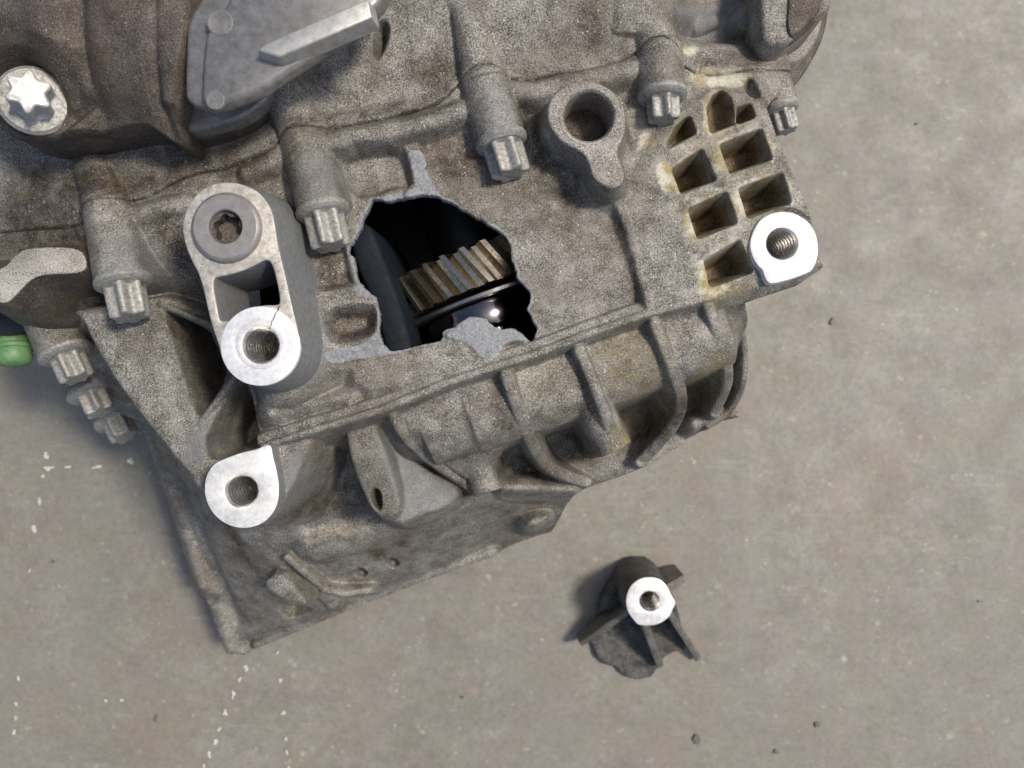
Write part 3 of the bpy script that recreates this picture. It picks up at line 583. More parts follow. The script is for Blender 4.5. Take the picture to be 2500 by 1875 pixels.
# grime, corrosion, olive dust; some grime also paints shade beside bosses and in cavities
D = hf.blob
for pts, a, s in [(zz('A', [(0, 880), (450, 960), (900, 900), (1500, 930), (1640, 900), (1500, 1080), (1100, 1130), (900, 1180), (480, 1260), (380, 1480), (0, 1500), (-300, 1400)]), .75, 9), (zz('B', [(0, 900), (130, 800), (400, 780), (700, 730), (1000, 650), (1130, 560), (1100, 500), (900, 600), (300, 720), (100, 700), (-100, 900)]), .55, 5), (zz('E', [(240, 260), (380, 420), (520, 720), (640, 1180), (560, 1170), (430, 800)]), .7, 4), (zz('I', [(1500, 90), (1800, 230), (2000, 420), (1900, 480), (1700, 330), (1500, 200)]), .5, 5), (zz('D', [(480, 900), (900, 820), (1000, 1000), (900, 1200), (700, 1200)]), .35, 7),
      (zz('I', [(260, 640), (520, 620), (600, 890), (330, 910)]), .75, 3), (zz('I', [(380, 1070), (740, 1020), (760, 1220), (430, 1290)]), .9, 3), (zz('B', [(880, 380), (1050, 250), (1180, 480), (1000, 560), (880, 520)]), .7, 5), (zz('B', [(780, 640), (1130, 590), (1160, 720), (800, 760)]), .8, 4),
      (zz('B', [(960, 800), (1200, 760), (1400, 1060), (1100, 1180), (980, 1000)]), .7, 6), (zz('B', [(1500, 600), (1680, 620), (1760, 900), (1950, 1000), (1950, 1250), (1700, 1250), (1520, 900)]), .65, 6), (zz('C', [(360, 110), (440, 60), (560, 110), (560, 290), (430, 320)]), .8, 5), (zz('H', [(520, 190), (600, 200), (780, 780), (700, 820), (600, 400)]), .9, 3),
      (zz('A', [(900, 900), (1500, 900), (1700, 1100), (1000, 1150), (400, 1250), (200, 1100)]), .5, 8), (zz('D', [(860, 300), (1080, 280), (1100, 450), (1180, 640), (1000, 660), (900, 480)]), .75, 5), (zz('D', [(100, 700), (560, 700), (620, 880), (60, 860)]), .9, 4), (zz('D', [(1010, 900), (1260, 1000), (1370, 1250), (1200, 1480), (1080, 1200)]), .8, 4),
      (zz('D', [(1440, 1320), (1520, 1340), (1560, 1640), (1460, 1700)]), .8, 4), (zz('K', [(880, 660), (1060, 610), (1160, 840), (1040, 880), (920, 790)]), .95, 4), (zz('K', [(500, 790), (720, 740), (900, 940), (560, 910)]), .8, 4), (zz('K', [(480, 300), (600, 420), (660, 660), (560, 640), (480, 480)]), .6, 4), (zz('K', [(1000, 180), (1060, 300), (1160, 560), (1080, 560), (1020, 420)]), .7, 3),
      (zz('K', [(1640, 380), (1850, 300), (1900, 420), (1700, 700), (1400, 860), (1300, 800), (1600, 600)]), .7, 5), (zz('E', [(1080, 480), (1360, 400), (1480, 620), (1300, 720), (1040, 640)]), .65, 6), (zz('E', [(380, 400), (480, 620), (620, 1150), (560, 1160), (440, 800)]), .75, 4), (zz('E', [(980, 930), (1100, 1040), (1130, 1160), (1040, 1040)]), .8, 3), (zz('E', [(1350, 950), (1480, 960), (1470, 1060), (1380, 1050)]), .9, 3), (zz('E', [(1540, 890), (1630, 900), (1620, 970), (1560, 960)]), .9, 3),
      (zz('E', [(1720, 240), (2060, 420), (2110, 530), (2010, 560), (1800, 350)]), .9, 3), (zz('C', [(1120, 300), (1480, 250), (1530, 420), (1200, 430)]), .5, 5), (zz('C', [(700, 760), (740, 860), (720, 900), (660, 820)]), .7, 4)]:
    vm = np.mean([p[1] for p in pts]); D('dirt_shade', PX(pts, -45 if vm > 1040 else 0), min(1, a * 1.35), s)  # patches left of bosses, in the lower window and under the barrel include painted shadow
for q, (k, pts) in enumerate(PK):
    c = np.mean(np.array(zz(k, pts)), 0); D('dirt_shade', PX([(c[0] + (u - c[0]) * .95 - 6, c[1] + (v - c[1]) * .95 + 6) for u, v in pts], -6), .95, 3)
    D('olive', PX([(c[0] + (u - c[0]) * .85 - 6, c[1] + (v - c[1]) * .85 + 6) for u, v in pts], -8), (.9, .9, .7, 1.0, .8, 1.0, 1.0, .8)[q], 3)
    big = [(c[0] + (u - c[0]) * 1.55 - 8, c[1] + (v - c[1]) * 1.5) for u, v in pts]
    D('stain', PX(big, 0), .70 if q not in (6,) else .72, 6)
D('stain', PX([(1590, 330), (1700, 230), (1850, 230), (1900, 330), (1980, 540), (1850, 690), (1700, 730), (1640, 640), (1600, 450)], 0), .47, 8)
for pts, a, s in [(zz('C', [(840, 960), (1000, 960), (960, 1180), (880, 1160)]), .85, 4), (zz('C', [(1000, 380), (1400, 300), (1540, 400), (1420, 560), (1100, 560)]), .62, 6), (zz('C', [(960, 220), (1200, 220), (1100, 340), (1000, 300)]), .7, 4), (zz('C', [(760, 740), (900, 760), (900, 920), (760, 960), (700, 900)]), .6, 5), (zz('H', [(1080, 520), (1230, 640), (1400, 640), (1330, 760), (1130, 820), (1080, 650)]), .75, 5), (zz('C', [(1580, 1000), (1720, 1250), (1640, 1280), (1500, 1040)]), .65, 4)]:
    D('stain', PX(pts, 0), a, s)
for pts, a, s in [(zz('K', [(1060, 60), (1460, -20), (1540, 300), (1420, 460), (1220, 470), (1120, 200)]), .55, 5), (zz('K', [(1700, 200), (1920, 120), (1930, 430), (1700, 560)]), .9, 5), (zz('K', [(1250, 480), (1640, 420), (1560, 640), (1260, 860), (1180, 760)]), .8, 5), (zz('H', [(1060, 760), (1400, 680), (1400, 780), (1100, 860)]), .8, 4), (zz('C', [(1340, 160), (1500, 140), (1540, 380), (1380, 420)]), .9, 5), (zz('K', [(600, 200), (1000, 120), (1040, 520), (800, 620)]), .25, 6), (zz('K', [(700, 1130), (830, 1120), (820, 1170), (720, 1190)]), .9, 3), (zz('E', [(1050, 760), (1250, 820), (1500, 1100), (1200, 1080)]), .3, 6)]:
    D('olive', PX(pts, -20), a, s)
D('clean', PX(zz('C', [(920, 100), (1130, 30), (1480, -60), (1480, 170), (1180, 225), (960, 215)]), -20), .6, 3); D('dirt_shade', PX(zz('C', [(880, 90), (1130, 0), (1480, -90), (1480, 200), (1180, 240), (940, 225)]), -20), .6, 3)  # recess toned darker and bluer
for pts, z in [(zz('D', [(640, 420), (860, 380), (960, 660), (900, 760), (700, 700)]), 5), (zz('B', [(180, 920), (420, 900), (500, 1220), (260, 1260)]), 6), (zz('B', [(1260, 560), (1420, 500), (1530, 760), (1300, 840)]), 8)]:
    D('clean', PX(pts, z), .45, 5)
for pts, z in [(zz('E', [(1150, 160), (1160, 500), (1060, 540), (900, 700), (890, 560), (1090, 240)]), -25), (zz('E', [(530, 200), (590, 60), (680, 0), (665, 250), (520, 300)]), -40), ([(925, 1030), (982, 1075), (1030, 1146), (1118, 1195), (1118, 1228), (1037, 1253), (985, 1265), (985, 1225)], -36), (zz('D', [(1665, 400), (1760, 800), (1900, 800), (1970, 1180), (1900, 1320), (1560, 1390), (1540, 1340), (1800, 1200)]), 8)]:
    D('clean', PX(pts, z), .62, 3)  # smooth walls, bluish skylight put into their colour
for pts, z in ((zz('H', [(1695, 182), (1780, 198), (1860, 250), (1915, 330), (1930, 425), (1925, 500), (1890, 580), (1760, 635), (1600, 672), (1560, 600), (1510, 535), (1478, 470), (1465, 400), (1490, 310), (1540, 235), (1610, 195)]), 1.2),):
    p = offset(ccw(chaikin(PX(pts, z), 2)), 1.0); wn = hf.win(p, 3); hf.Hh[wn] = np.where(sd_poly(hf.X[wn], hf.Y[wn], p) < 0, np.minimum(hf.Hh[wn], z), hf.Hh[wn])
# ---- keep masks and bores
Xc = (hf.X[:-1, :-1] + hf.X[1:, 1:]) / 2; Yc = (hf.Y[:-1, :-1] + hf.Y[1:, 1:]) / 2
inside = (sd_poly(Xc, Yc, OUTM) < 0) & ~(sd_poly(Xc, Yc, HOLEM) < 0)
BORES = []   # (centre px, z face, radius px)
BORES = [(639, 843, 30, 42), (591, 1199, 4, 38), (1909, 595, 1.5, 36), (1437, 283, 20, 58)]
snaps = [OUTM, HOLEM]
for u, v, z, r in BORES:
    c = P(u, v, z)[:2]; rr = mmpx(r, z) + 1.2
    inside &= np.hypot(Xc - c[0], Yc - c[1]) > rr; snaps.append(np.array(circle(c, rr)))
WIN = chaikin(PX(zz('D', [(1278, 690), (1330, 680), (1400, 665), (1480, 640), (1560, 600), (1600, 577), (1638, 600), (1690, 832), (1660, 850), (1590, 845), (1500, 870), (1430, 910), (1390, 940), (1330, 945), (1320, 920)]), 28), 2)
inside &= sd_poly(Xc, Yc, offset(ccw(WIN), 1.0)) > 0
upc = sd_poly(Xc, Yc, UPPER) < 0
OC = OUTM.mean(0)
def skirt(x, y, z):
    _, _, do = near_poly(x, y, OUTM); outer = do < .6
    _, _, dh = near_poly(x, y, HOLEM); hole = dh < .8
    d1 = np.where(outer, 9.0, np.where(hole, 5.0, 3.0)); z1 = z - d1
    r1 = (np.where(hole, x + RS.normal(0, .25, len(x)), x), np.where(hole, y + RS.normal(0, .25, len(x)), y), z1)
    z2 = np.where(outer, np.minimum(z1 - 1, -150.0), z1 - .2); f = np.where(outer, .16, 0)
    x2, y2 = x + (OC[0] - x) * f, y + (OC[1] - y) * f
    r2 = (x2, y2, z2)
    r3 = (x2, y2, np.where(outer, -FLOOR + 1.0, z2 - .2))
    return [r1, r2, r3]
lower = hf.mesh('lower_housing', M['cast_low'], root, inside & ~upc, snaps + [np.array(PARTM)], skirt)
upper = hf.mesh('upper_housing', M['cast_up'], root, inside & upc, snaps + [np.array(PARTM)], skirt)
upper['label'] = 'upper half of the casing above the wavy parting line'
lower['label'] = 'lower half of the casing with the jagged hole'

# ------------------------------------------------------------------ threaded bores, machined faces
def bore(parent, c, z, r, depth=30, pitch=3.3, lean=(0, 0)):
    depth = max(depth, 44)
    mb = MB(); prof = [(r + .7, 0), (r + .2, -.6)]; h = -.6
    while h > -depth:
        prof += [(r - .45, h - pitch * .30), (r - .45, h - pitch * .68), (r + .2, h - pitch * .95), (r + .2, h - pitch)]; h -= pitch
    mb.lathe((c[0], c[1], z - .02), (0, 0, 1), [(a, b) for a, b in prof], 56, False, False)
    mb.f = [f[::-1] for f in mb.f]
    o = mb.build('threaded_bore', M['thread'], parent, sharp=20)
    m2 = MB(); m2.lathe((c[0], c[1], z - depth - 1), (0, 0, 1), [(r + .6, 0), (r + .6, .6)], 32); m2.build('bore_floor', M['chamber'], parent)
    return o
# link arm (two rings tied by straps) with its window
zL = 29.0
cp = P(549, 553, zL)[:2]; cb = P(639, 843, zL)[:2]
UP_CUT = PX(zz('D', [(1000, 0), (1800, 0), (1790, 760), (1500, 790), (1180, 800)]), zL)
mb = MB(); mb.prism(LINKM, [WIN, circle(cp, mmpx(44, zL), 40), circle(cb, mmpx(46, zL), 48)], zL, -6, .13, .9)
lk = mb.build('mounting_link', M['link'], root, sharp=50)
# give the walls a smooth metal darkened like shade, the lower end the clean machined metal
lk.data.materials.append(M['side']); lk.data.materials.append(M['link_low'])
for p in lk.data.polygons:
    if abs(p.normal.z) < .5: p.material_index = 1
fc = circle(P(636, 845, zL)[:2], mmpx(97, zL), 64)
mb = MB(); ring = [q for q in fc]
mb.prism(ring, [circle(cb, mmpx(47, zL), 48)], zL + .5, zL - 2, 0, .35)
mf = mb.build('machined_face', M['link_low'], lk, sharp=40)
mb = MB(); mb.prism(circle(P(639, 839, zL)[:2], mmpx(62, zL), 48), [circle(cb, mmpx(46, zL), 48)], zL + 1.0, zL - 1, 0, .25)
mb.build('raised_ring', M['machined'], lk, sharp=40)
bore(lk, cb, zL + .8, mmpx(43, zL), 34)
# hairline crack from the window to the bore
cr = PX(zz('D', [(1678, 850), (1668, 880), (1650, 905), (1645, 925), (1632, 945), (1628, 965), (1618, 985), (1622, 995)]), zL + 1.0); mb = MB(); vs = []
for i, (x, y) in enumerate(cr): vs += [(x - .16, y, zL + 1.06), (x + .16, y, zL + 1.06)]
mb.add(vs, [(2 * i, 2 * i + 1, 2 * i + 3, 2 * i + 2) for i in range(len(cr) - 1)]); mb.build('crack', M['chamber'], lk)
# plug with a star socket
def plugobj():
    z = zL + 3.4; c = P(549, 553, z)[:2]; r = mmpx(86, z); rs = mmpx(41, z)
    mb = MB(); mb.lathe((c[0], c[1], 0), (0, 0, 1), [(r - .3, zL - 1), (r, zL + .4), (r, z - 1.6), (r - .5, z - .7), (r - 1.5, z), (rs + .4, z), (rs, z - .5), (rs * .97, z - 3)], 64, False, False)
    o = mb.build('drain_plug', M['plug'], root, sharp=30)
    star = lambda th: rs * (.80 + .10 * math.cos(6 * th))
    c2 = P(545, 551, z)[:2]
    mb = MB(); mb.lathe((c[0], c[1], 0), (0, 0, 1), [(rs * .97, z - 2.9), (star, z - 3.1), (star, z - 9)], 72, False, False)
    mb.lathe((c[0], c[1], 0), (0, 0, 1), [(rs, z - 9.2), (rs, z - 9)], 32)
    mb.build('star_socket', M['cast_dark'], o, sharp=30)
plugobj()
# lower ear
zE = 4.0
ear = zz('E', [(545, 325), (620, 290), (720, 255), (800, 240), (850, 215), (875, 210), (890, 225), (900, 290), (925, 380), (937, 470), (930, 560), (890, 640), (820, 695), (730, 716), (640, 700), (560, 650), (505, 570), (485, 480), (500, 390)])
ce = P(591, 1199, zE)[:2]
mb = MB(); mb.prism(chaikin(PX(ear, zE), 2), [circle(ce, mmpx(41, zE), 48)], zE, zE - 26, .03, .5)
eo = mb.build('machined_ear', M['machined'], root, sharp=40); eo.data.materials.append(M['side']); eo['label'] = 'bright machined ear at the bottom left'
for p in eo.data.polygons:
    if abs(p.normal.z) < .5 and p.center.z * 1000 - FLOOR < zE - 1: p.material_index = 1  # ear walls take the darker metal, shade painted in
bore(eo, ce, zE, mmpx(38.5, zE), 32)
# right ear
zR = 3.0
er = zz('H', [(1695, 182), (1780, 198), (1860, 250), (1915, 330), (1930, 425), (1925, 500), (1890, 580), (1850, 600), (1760, 635), (1660, 662), (1600, 672), (1575, 640), (1560, 600), (1555, 580), (1510, 535), (1478, 470), (1465, 400), (1490, 310), (1540, 235), (1610, 195)])
c2 = P(1909, 595, zR)[:2]
mb = MB(); mb.prism(chaikin(PX(er, zR), 2), [circle(c2, mmpx(39, zR), 48)], zR, zR - 4, .1, .35)
eo2 = mb.build('machined_ear', M['machined'], root, sharp=40); eo2['label'] = 'bright machined ear at the corner of the pocketed plate'
bore(eo2, c2, zR, mmpx(36.5, zR), 28)
# teardrop boss
zT = 19.5; ct = P(1437, 283, zT)[:2]
mb = MB(); mb.prism(TDM, [circle(ct, mmpx(62, zT), 56)], zT, 0, .16, 1.2)
td = mb.build('teardrop_boss', M['cast_face'], root, sharp=60); td.data.materials.append(M['cast_low'])
for p in td.data.polygons:
    if abs(p.normal.z) < .6: p.material_index = 1
mb = MB(); r = mmpx(60, zT)
mb.lathe((ct[0], ct[1], 0), (0, 0, 1), [(r * 1.22, zT - .3), (r * 1.20, zT + .2), (r * 1.10, zT + .2), (r * 1.02, zT - .5), (r * .99, zT - 1.6), (r * .96, zT - 20)], 56, False, False)
mb.build('bore_ring', M['cast_face'], td, sharp=40)
mb = MB(); mb.lathe((ct[0], ct[1], zT - 20.5), (0, 0, 1), [(r, 0), (r, .6)], 40); mb.build('bore_floor', M['cast_dark'], td)

# ------------------------------------------------------------------ star-head flange bolts
def star_bolt(base, d, rf, rh, L, tilt=0.0, name='bolt', star6=True, washer=2.4):
    mb = MB(); mb.lathe(base, d, [(rf * .96, -1.0), (rf, -.2), (rf, washer * .55), (rf * .90, washer), (rh * 1.12, washer + .5)], 48, False, True)
    o = mb.build(name, M['bolt'], root, sharp=32)
    def st(k):
        return lambda th: rh * k * (.85 + .155 * math.cos(6 * (th + tilt)) + .015 * math.cos(12 * (th + tilt)))
    mb = MB(); mb.lathe(base, d, [(rh * 1.02, washer + .3), (st(1.0), washer + 1.2), (st(.98), L - 1.2), (st(.93), L - .4), (st(.84), L)], 96, False, True)
    mb.build('star_head', M['bolt'], o, sharp=32)
    return o
for q, (a, b, ra, rb, rf, rh, L) in enumerate(BOLTS):
    A_, B_ = Vector(P(*a)), Vector(P(*b)); d = (B_ - A_).normalized()
    bt = star_bolt(B_ - d * .3, d, rf, rh, L, tilt=.4 + q * .7)
def loose_boss(a, b, r0, r1):
    mb = MB(); A_, B_ = Vector(P(*a)), Vector(P(*b)); d = (B_ - A_); L = d.length
    mb.lathe(A_, d, [(r0, 0), (r1, L - .5), (r1 - .5, L)], 40)
    return mb.build('bolt_boss', M['cast_low'], root, sharp=50), B_, d.normalized()
for a, b, r0, r1, rf, rh, L, t_ in [((95, 715, -50), (160, 860, -46), 12, 12.2, 12.6, 8, 15, .2), ((172, 850, -92), (222, 955, -86), 12, 12, 12.4, 8, 14, .6), ((255, 965, -118), (283, 1022, -112), 12, 12, 12.2, 8, 14, 1.0), ((1866, 120, -26), (1906, 262, -22), 7.6, 7.8, 8.2, 5.6, 12, .1)]:
    bo, B_, d = loose_boss(a, b, r0, r1)
    star_bolt(B_, d, rf, rh, L, t_)

# ------------------------------------------------------------------ actuator on the upper left
ah = HF(-215, -40, 85, 205, .6)
ah.base(zz('A', [(-500, -300, 36), (0, -300, 40), (450, -300, 38), (900, -300, 40), (0, 0, 38), (450, 0, 37), (900, 0, 39), (1080, 0, 38), (200, 250, 36), (700, 300, 37), (1000, 300, 37), (600, 560, 29), (850, 600, 30), (800, 690, 23), (600, 680, 20), (350, 620, 20), (200, 700, 19), (0, 620, 19), (200, 500, 20), (60, 480, 21), (1050, 700, 26), (1075, 840, 20), (-500, 300, 36), (-500, 700, 18), (380, 500, 26), (50, 360, 30), (1200, 700, 17), (1300, 700, 16), (1500, 620, 16), (1600, 500, 16), (1300, 300, 20), (1400, 0, 24), (1700, 0, 20)]))
ah.rib(pm3(zz('A', [(1045, -200, 41), (1045, 300, 40), (1050, 620, 34), (1078, 845, 21)])), [13, 13, 12, 2], slope=3, edge=1.5, k=4)
ah.pocket(PX(zz('A', [(430, -300), (520, -300), (530, 480), (480, 530), (440, 420)]), 36), 27, slope=1.0, edge=2, k=5)
ah.rib(pm3(zz('A', [(230, -300, 42), (240, 200, 40), (270, 420, 30)])), 10, slope=1.0, edge=3, k=6)
ah.rib(pm3(zz('A', [(1120, 840, 17), (1350, 790, 17), (1540, 710, 17), (1640, 600, 17), (1690, 470, 17)])), 3, slope=2, edge=1, k=2)
cw = zz('A', (lambda c: [(c[0] + 215 * math.cos(i * math.pi / 12), c[1] + 215 * math.sin(i * math.pi / 12)) for i in range(24)])((200, 615)))
ah.plateau(PX(cw, 21), 21, slope=1.5, edge=1, k=2, rnd=0)
ah.pocket(circle(P(84, 244, 20)[:2], mmpx(98, 20), 28), 19, slope=2.2, edge=1, k=2, rnd=0)
ah.pocket(offset(ccw(chaikin(PX(zz('A', [(1330, -330), (1200, -20), (1150, 60), (1118, 130), (1108, 200), (1100, 540), (1112, 590), (1150, 622), (1200, 632), (1700, 632), (1700, -330)]), 42), 1)), 1.0), 26, slope=9, edge=.4, k=.8, rnd=0)
ah.rib(pm3(zz('A', [(380, 815, 24), (600, 640, 23)])), 2.0, slope=1.5, edge=1, k=2)
ah.Hh += value_noise(ah.X + 400, ah.Y + 400, 12, 5, 3) * .4
AO = np.array(PX(zz('A', [(-560, -400, 46), (-560, 800, 14), (-60, 700, 14), (0, 765, 14), (60, 812, 14), (130, 838, 14), (200, 846, 14), (290, 842, 14), (420, 815, 16), (560, 795, 17), (700, 778, 17), (800, 762, 18), (900, 758, 20), (960, 790, 20), (1030, 840, 21), (1078, 862, 21), (1100, 840, 20), (1108, 780, 18), (1130, 640, 20), (1200, 400, 22), (1300, -400, 22)])))
Xa = (ah.X[:-1, :-1] + ah.X[1:, 1:]) / 2; Ya = (ah.Y[:-1, :-1] + ah.Y[1:, 1:]) / 2
act = ah.mesh('actuator_housing', M['cast_dark'], root, sd_poly(Xa, Ya, AO) < 0, [AO], lambda x, y, z: [(x, y, np.minimum(z - 3, 12.0)), (x, y, 0 * x - 12)])
act['label'] = 'dark dirty actuator body bolted on the upper left'
# round rim under the cover
rimo = zz('A', [(1000, 600), (1020, 800), (1100, 846), (1220, 830), (1340, 800), (1450, 757), (1550, 700), (1620, 630), (1670, 540), (1700, 440), (1690, 200), (1300, 100)])
mb = MB(); mb.prism(chaikin(PX(rimo, 8), 2), [], 8, -6, .03, 1.2); mb.build('flange_rim', M['cast_dark'], root, sharp=60)
rimi = zz('A', [(1000, 560), (1020, 740), (1100, 795), (1220, 780), (1340, 748), (1450, 705), (1540, 650), (1610, 580), (1655, 490), (1680, 400), (1680, 200), (1300, 100)])
mb = MB(); mb.prism(chaikin(PX(rimi, 15), 2), [], 15, 6, .03, 1.8); mb.build('flange_rim', M['cover'], root, sharp=60)
# bright pressed cover
zC = 44.0
cov = zz('A', [(1330, -330), (1200, -20), (1150, 60), (1118, 130), (1108, 200), (1100, 540), (1112, 590), (1150, 622), (1200, 632), (1240, 645), (1270, 650), (1380, 620), (1540, 562), (1680, 470), (1900, 330), (2080, 220), (2200, 130), (2330, -10), (2420, -330)])
zI = zC; zC = 40.0
inn = zz('A', [(1420, -330), (1380, -20), (1330, 55), (1255, 150), (1222, 230), (1200, 560), (1215, 610), (1250, 632), (1290, 634), (1400, 604), (1560, 550), (1690, 458), (1900, 322), (2080, 210), (2190, 122), (2300, -20), (2390, -330)])
mb = MB(); mb.prism(chaikin(PX(cov, zC), 1), [], zC, zC - 6, .02, 2.6); mb.prism(chaikin(PX(inn, zI), 1), [], zI, zC - 1, .10, 2.2)
zC = zI
cv = mb.build('actuator_cover', M['cover'], root, sharp=60)
mb = MB(); bar = [(629, 124), (634, 117), (652, 104), (896, -4), (900, 0), (908, 42), (688, 137), (680, 139)]
mb.prism(PX(bar, zC + 6), [], zC + 6, zC - 2, .15, .8); mb.build('raised_bar', M['cover_bar'], cv, sharp=50)
for cxy, r in (((1320, 135), 60), ((1290, 600), 42)):
    c = P(*zz('A', [cxy])[0], zC)[:2]; mb = MB(); mb.lathe((c[0], c[1], 0), (0, 0, 1), [(r * .072 + .8, zC - 1), (r * .072 + .5, zC + .12), (r * .072 + .1, zC + .22), (r * .072 - .4, zC + .12), (r * .07 - .9, zC + .08)], 32, False, True)
    mb.build('ejector_mark', M['cover'], cv, sharp=40)
star_c = P(80, 224, 38); wc = P(84, 248, 22)
d = (Vector(star_c) - Vector(wc)).normalized()
big = star_bolt(Vector(wc), (d.x * .8, d.y * .8, d.z), 13.4, 8.4, 17, .3, washer=3.0)
big.children[0].data.materials[0] = M['bolt_bright']
big['label'] = 'large star-head bolt on the actuator flange'
mb = MB(); c = P(696, 226, 8); mb.lathe((c[0], c[1], 4), (.15, -.5, 1), [(3.4, -4), (3.4, 2), (2.6, 3.6), (1.2, 4.3)], 24, False, True); mb.build('dowel_pin', M['bolt'], root, sharp=40)

# ------------------------------------------------------------------ right-hand drum cap
cap_o = zz('L', [(180, -500), (180, 280), (240, 340), (310, 345), (400, 330), (470, 270), (620, 130), (735, 60), (738, -20), (700, -500)])
mb = MB(); mb.prism(chaikin(PX(cap_o, 1), 2), [], 1, -34, .03, 2.5); cp_ = mb.build('drum_cap', M['cast_up'], root, sharp=60)
drum = zz('L', [(200, -500), (240, 380), (300, 560), (385, 715), (450, 660), (540, 540), (640, 360), (690, 220), (715, 60), (715, -500)])
mb = MB(); mb.prism(chaikin(PX(drum, -52), 2), [], -52, -FLOOR + 20, -.05, 2); mb.build('drum_wall', M['cast_dark'], cp_, sharp=60)  # darker metal paints the shaded side of the drum
mb = MB(); mb.prism(chaikin(PX(zz('L', [(200, -400), (290, 440), (360, 540), (560, 420), (660, 200), (700, -400)]), -40), 2), [], -38, -60, .05, 2); mb.build('drum_step', M['cast_up'], cp_, sharp=60)
mb = MB(); mb.prism(chaikin(PX(zz('L', [(390, -500), (400, 40), (380, 180), (410, 290), (480, 240), (620, 110), (660, 20), (640, -500)]), 2.2), 2), [], 2.2, -4, .3, 1.0); mb.build('cap_panel', M['cast_dark'], cp_, sharp=60)

LUGT = [(-90, 640), (-30, 655), (10, 655), (41, 614), (80, 602), (195, 602), (215, 640), (205, 668), (110, 671), (77, 681), (45, 715), (16, 744), (-20, 735), (-90, 720)]
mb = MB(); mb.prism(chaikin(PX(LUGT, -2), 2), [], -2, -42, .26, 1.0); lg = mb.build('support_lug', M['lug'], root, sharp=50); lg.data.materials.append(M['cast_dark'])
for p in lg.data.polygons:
    if abs(p.normal.z) < .7: p.material_index = 1  # dark sides under the pale top paint shaded against lit faces
# ------------------------------------------------------------------ green cap and black connector at the left
ca, cb_ = Vector(P(30, 800, -62)), Vector(P(36, 893, -58)); d = cb_ - ca; L = d.length
mb = MB(); mb.lathe(ca, d, [(7.0, 0), (7.8, 1), (7.9, L * .40), (7.7, L * .45), (9.0, L * .49), (9.3, L * .54), (9.0, L * .59), (8.0, L * .62), (8.3, L * .8), (7.2, L * .93), (4.5, L)], 40)
mb.build('green_cap', M['rubber_green'], root, sharp=40)
mb = MB(); mb.prism(PX([(-80, 755), (15, 757), (70, 762), (82, 792), (55, 806), (20, 818), (-80, 818)], -50), [PX([(42, 764), (66, 766), (72, 784), (48, 786)], -50)], -50, -74, .02, .8)
mb.build('connector_shell', M['plastic'], root, sharp=40)

# ------------------------------------------------------------------ inside the hole
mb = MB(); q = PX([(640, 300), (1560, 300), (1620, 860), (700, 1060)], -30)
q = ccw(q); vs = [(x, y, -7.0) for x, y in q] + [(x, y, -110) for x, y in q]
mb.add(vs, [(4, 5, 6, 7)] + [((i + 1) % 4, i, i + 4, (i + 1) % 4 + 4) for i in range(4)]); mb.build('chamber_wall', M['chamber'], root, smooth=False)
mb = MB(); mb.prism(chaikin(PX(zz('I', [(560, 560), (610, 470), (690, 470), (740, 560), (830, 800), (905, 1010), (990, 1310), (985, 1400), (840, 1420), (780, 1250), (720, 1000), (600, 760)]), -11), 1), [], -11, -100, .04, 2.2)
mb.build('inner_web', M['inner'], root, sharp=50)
# helical gear, its teeth, ring and sleeve
ax = Vector((.335, -.942, 0)).normalized(); tg = Vector((.942, .335, 0)); up = Vector((0, 0, 1))
Rg, NT, Wd, hel = 50.0, 31, 19.0, math.tan(R(23))
gc = Vector(P(1176, 640, -15)); gc.z -= Rg
gear = bpy.data.objects.new('helical_gear', None); C.objects.link(gear); gear.parent = root
def gpt(r, th, s): return gc + ax * s + tg * (r * math.sin(th)) + up * (r * math.cos(th))
mb = MB(); mb.lathe(gc - ax * (Wd / 2 - .4), ax, [(Rg - 5.6, 0), (Rg - 5.4, Wd - .8)], 160); mb.build('gear_rim', M['gear'], gear, sharp=40)
ta = 2 * math.pi / NT
prof = [(-.40, Rg - 6.2), (-.26, Rg - 3.4), (-.15, Rg - .5), (-.13, Rg - .1), (.13, Rg - .1), (.15, Rg - .5), (.26, Rg - 3.4), (.40, Rg - 6.2)]
vs, fs = [], []; S = 7; n = len(prof)
gi = Matrix((( tg.x, up.x, ax.x, 0), (tg.y, up.y, ax.y, 0), (tg.z, up.z, ax.z, 0), (0, 0, 0, 1)))
for k in range(S):
    s = -Wd / 2 + Wd * k / (S - 1)
    tw = s * hel / Rg
    for a, r in prof:
        th = a * ta + tw; vs.append((r * math.sin(th) / 1000, r * math.cos(th) / 1000, s / 1000))
for k in range(S - 1):
    for i in range(n - 1): fs.append((k * n + i, k * n + i + 1, (k + 1) * n + i + 1, (k + 1) * n + i))
fs += [tuple(range(n))[::-1], tuple((S - 1) * n + i for i in range(n))]
tm = bpy.data.meshes.new('tooth'); tm.from_pydata(vs, [], fs); tm.materials.append(M['gear']); tm.update()
gw = Matrix.Translation(Vector(W(gc))) @ gi
for k in range(NT):
    o = bpy.data.objects.new('tooth', tm); C.objects.link(o); o.parent = gear
    o.matrix_local = gw @ Matrix.Rotation(-ta * k + .05, 4, 'Z')
mb = MB(); mb.lathe(gc + ax * (Wd / 2 + 3.2), ax, [(Rg + .2, 0), (Rg + 1.4, .5), (Rg + 1.4, 2.0), (Rg + .4, 2.5)], 160); mb.build('edge_ring', M['gear_edge'], gear, sharp=40)
gs = Vector(P(1170, 770, -16)) - up * 26
mb = MB(); mb.lathe(gs, ax, [(16, -7.5), (22, -7), (25.2, -5.8), (26, -4.5), (26, 5.5), (25, 7), (22.5, 7.6), (22.5, 10), (25.4, 11), (25.4, 15), (18, 16)], 160)
mb.build('oily_sleeve', M['shaft'], gear, sharp=35)
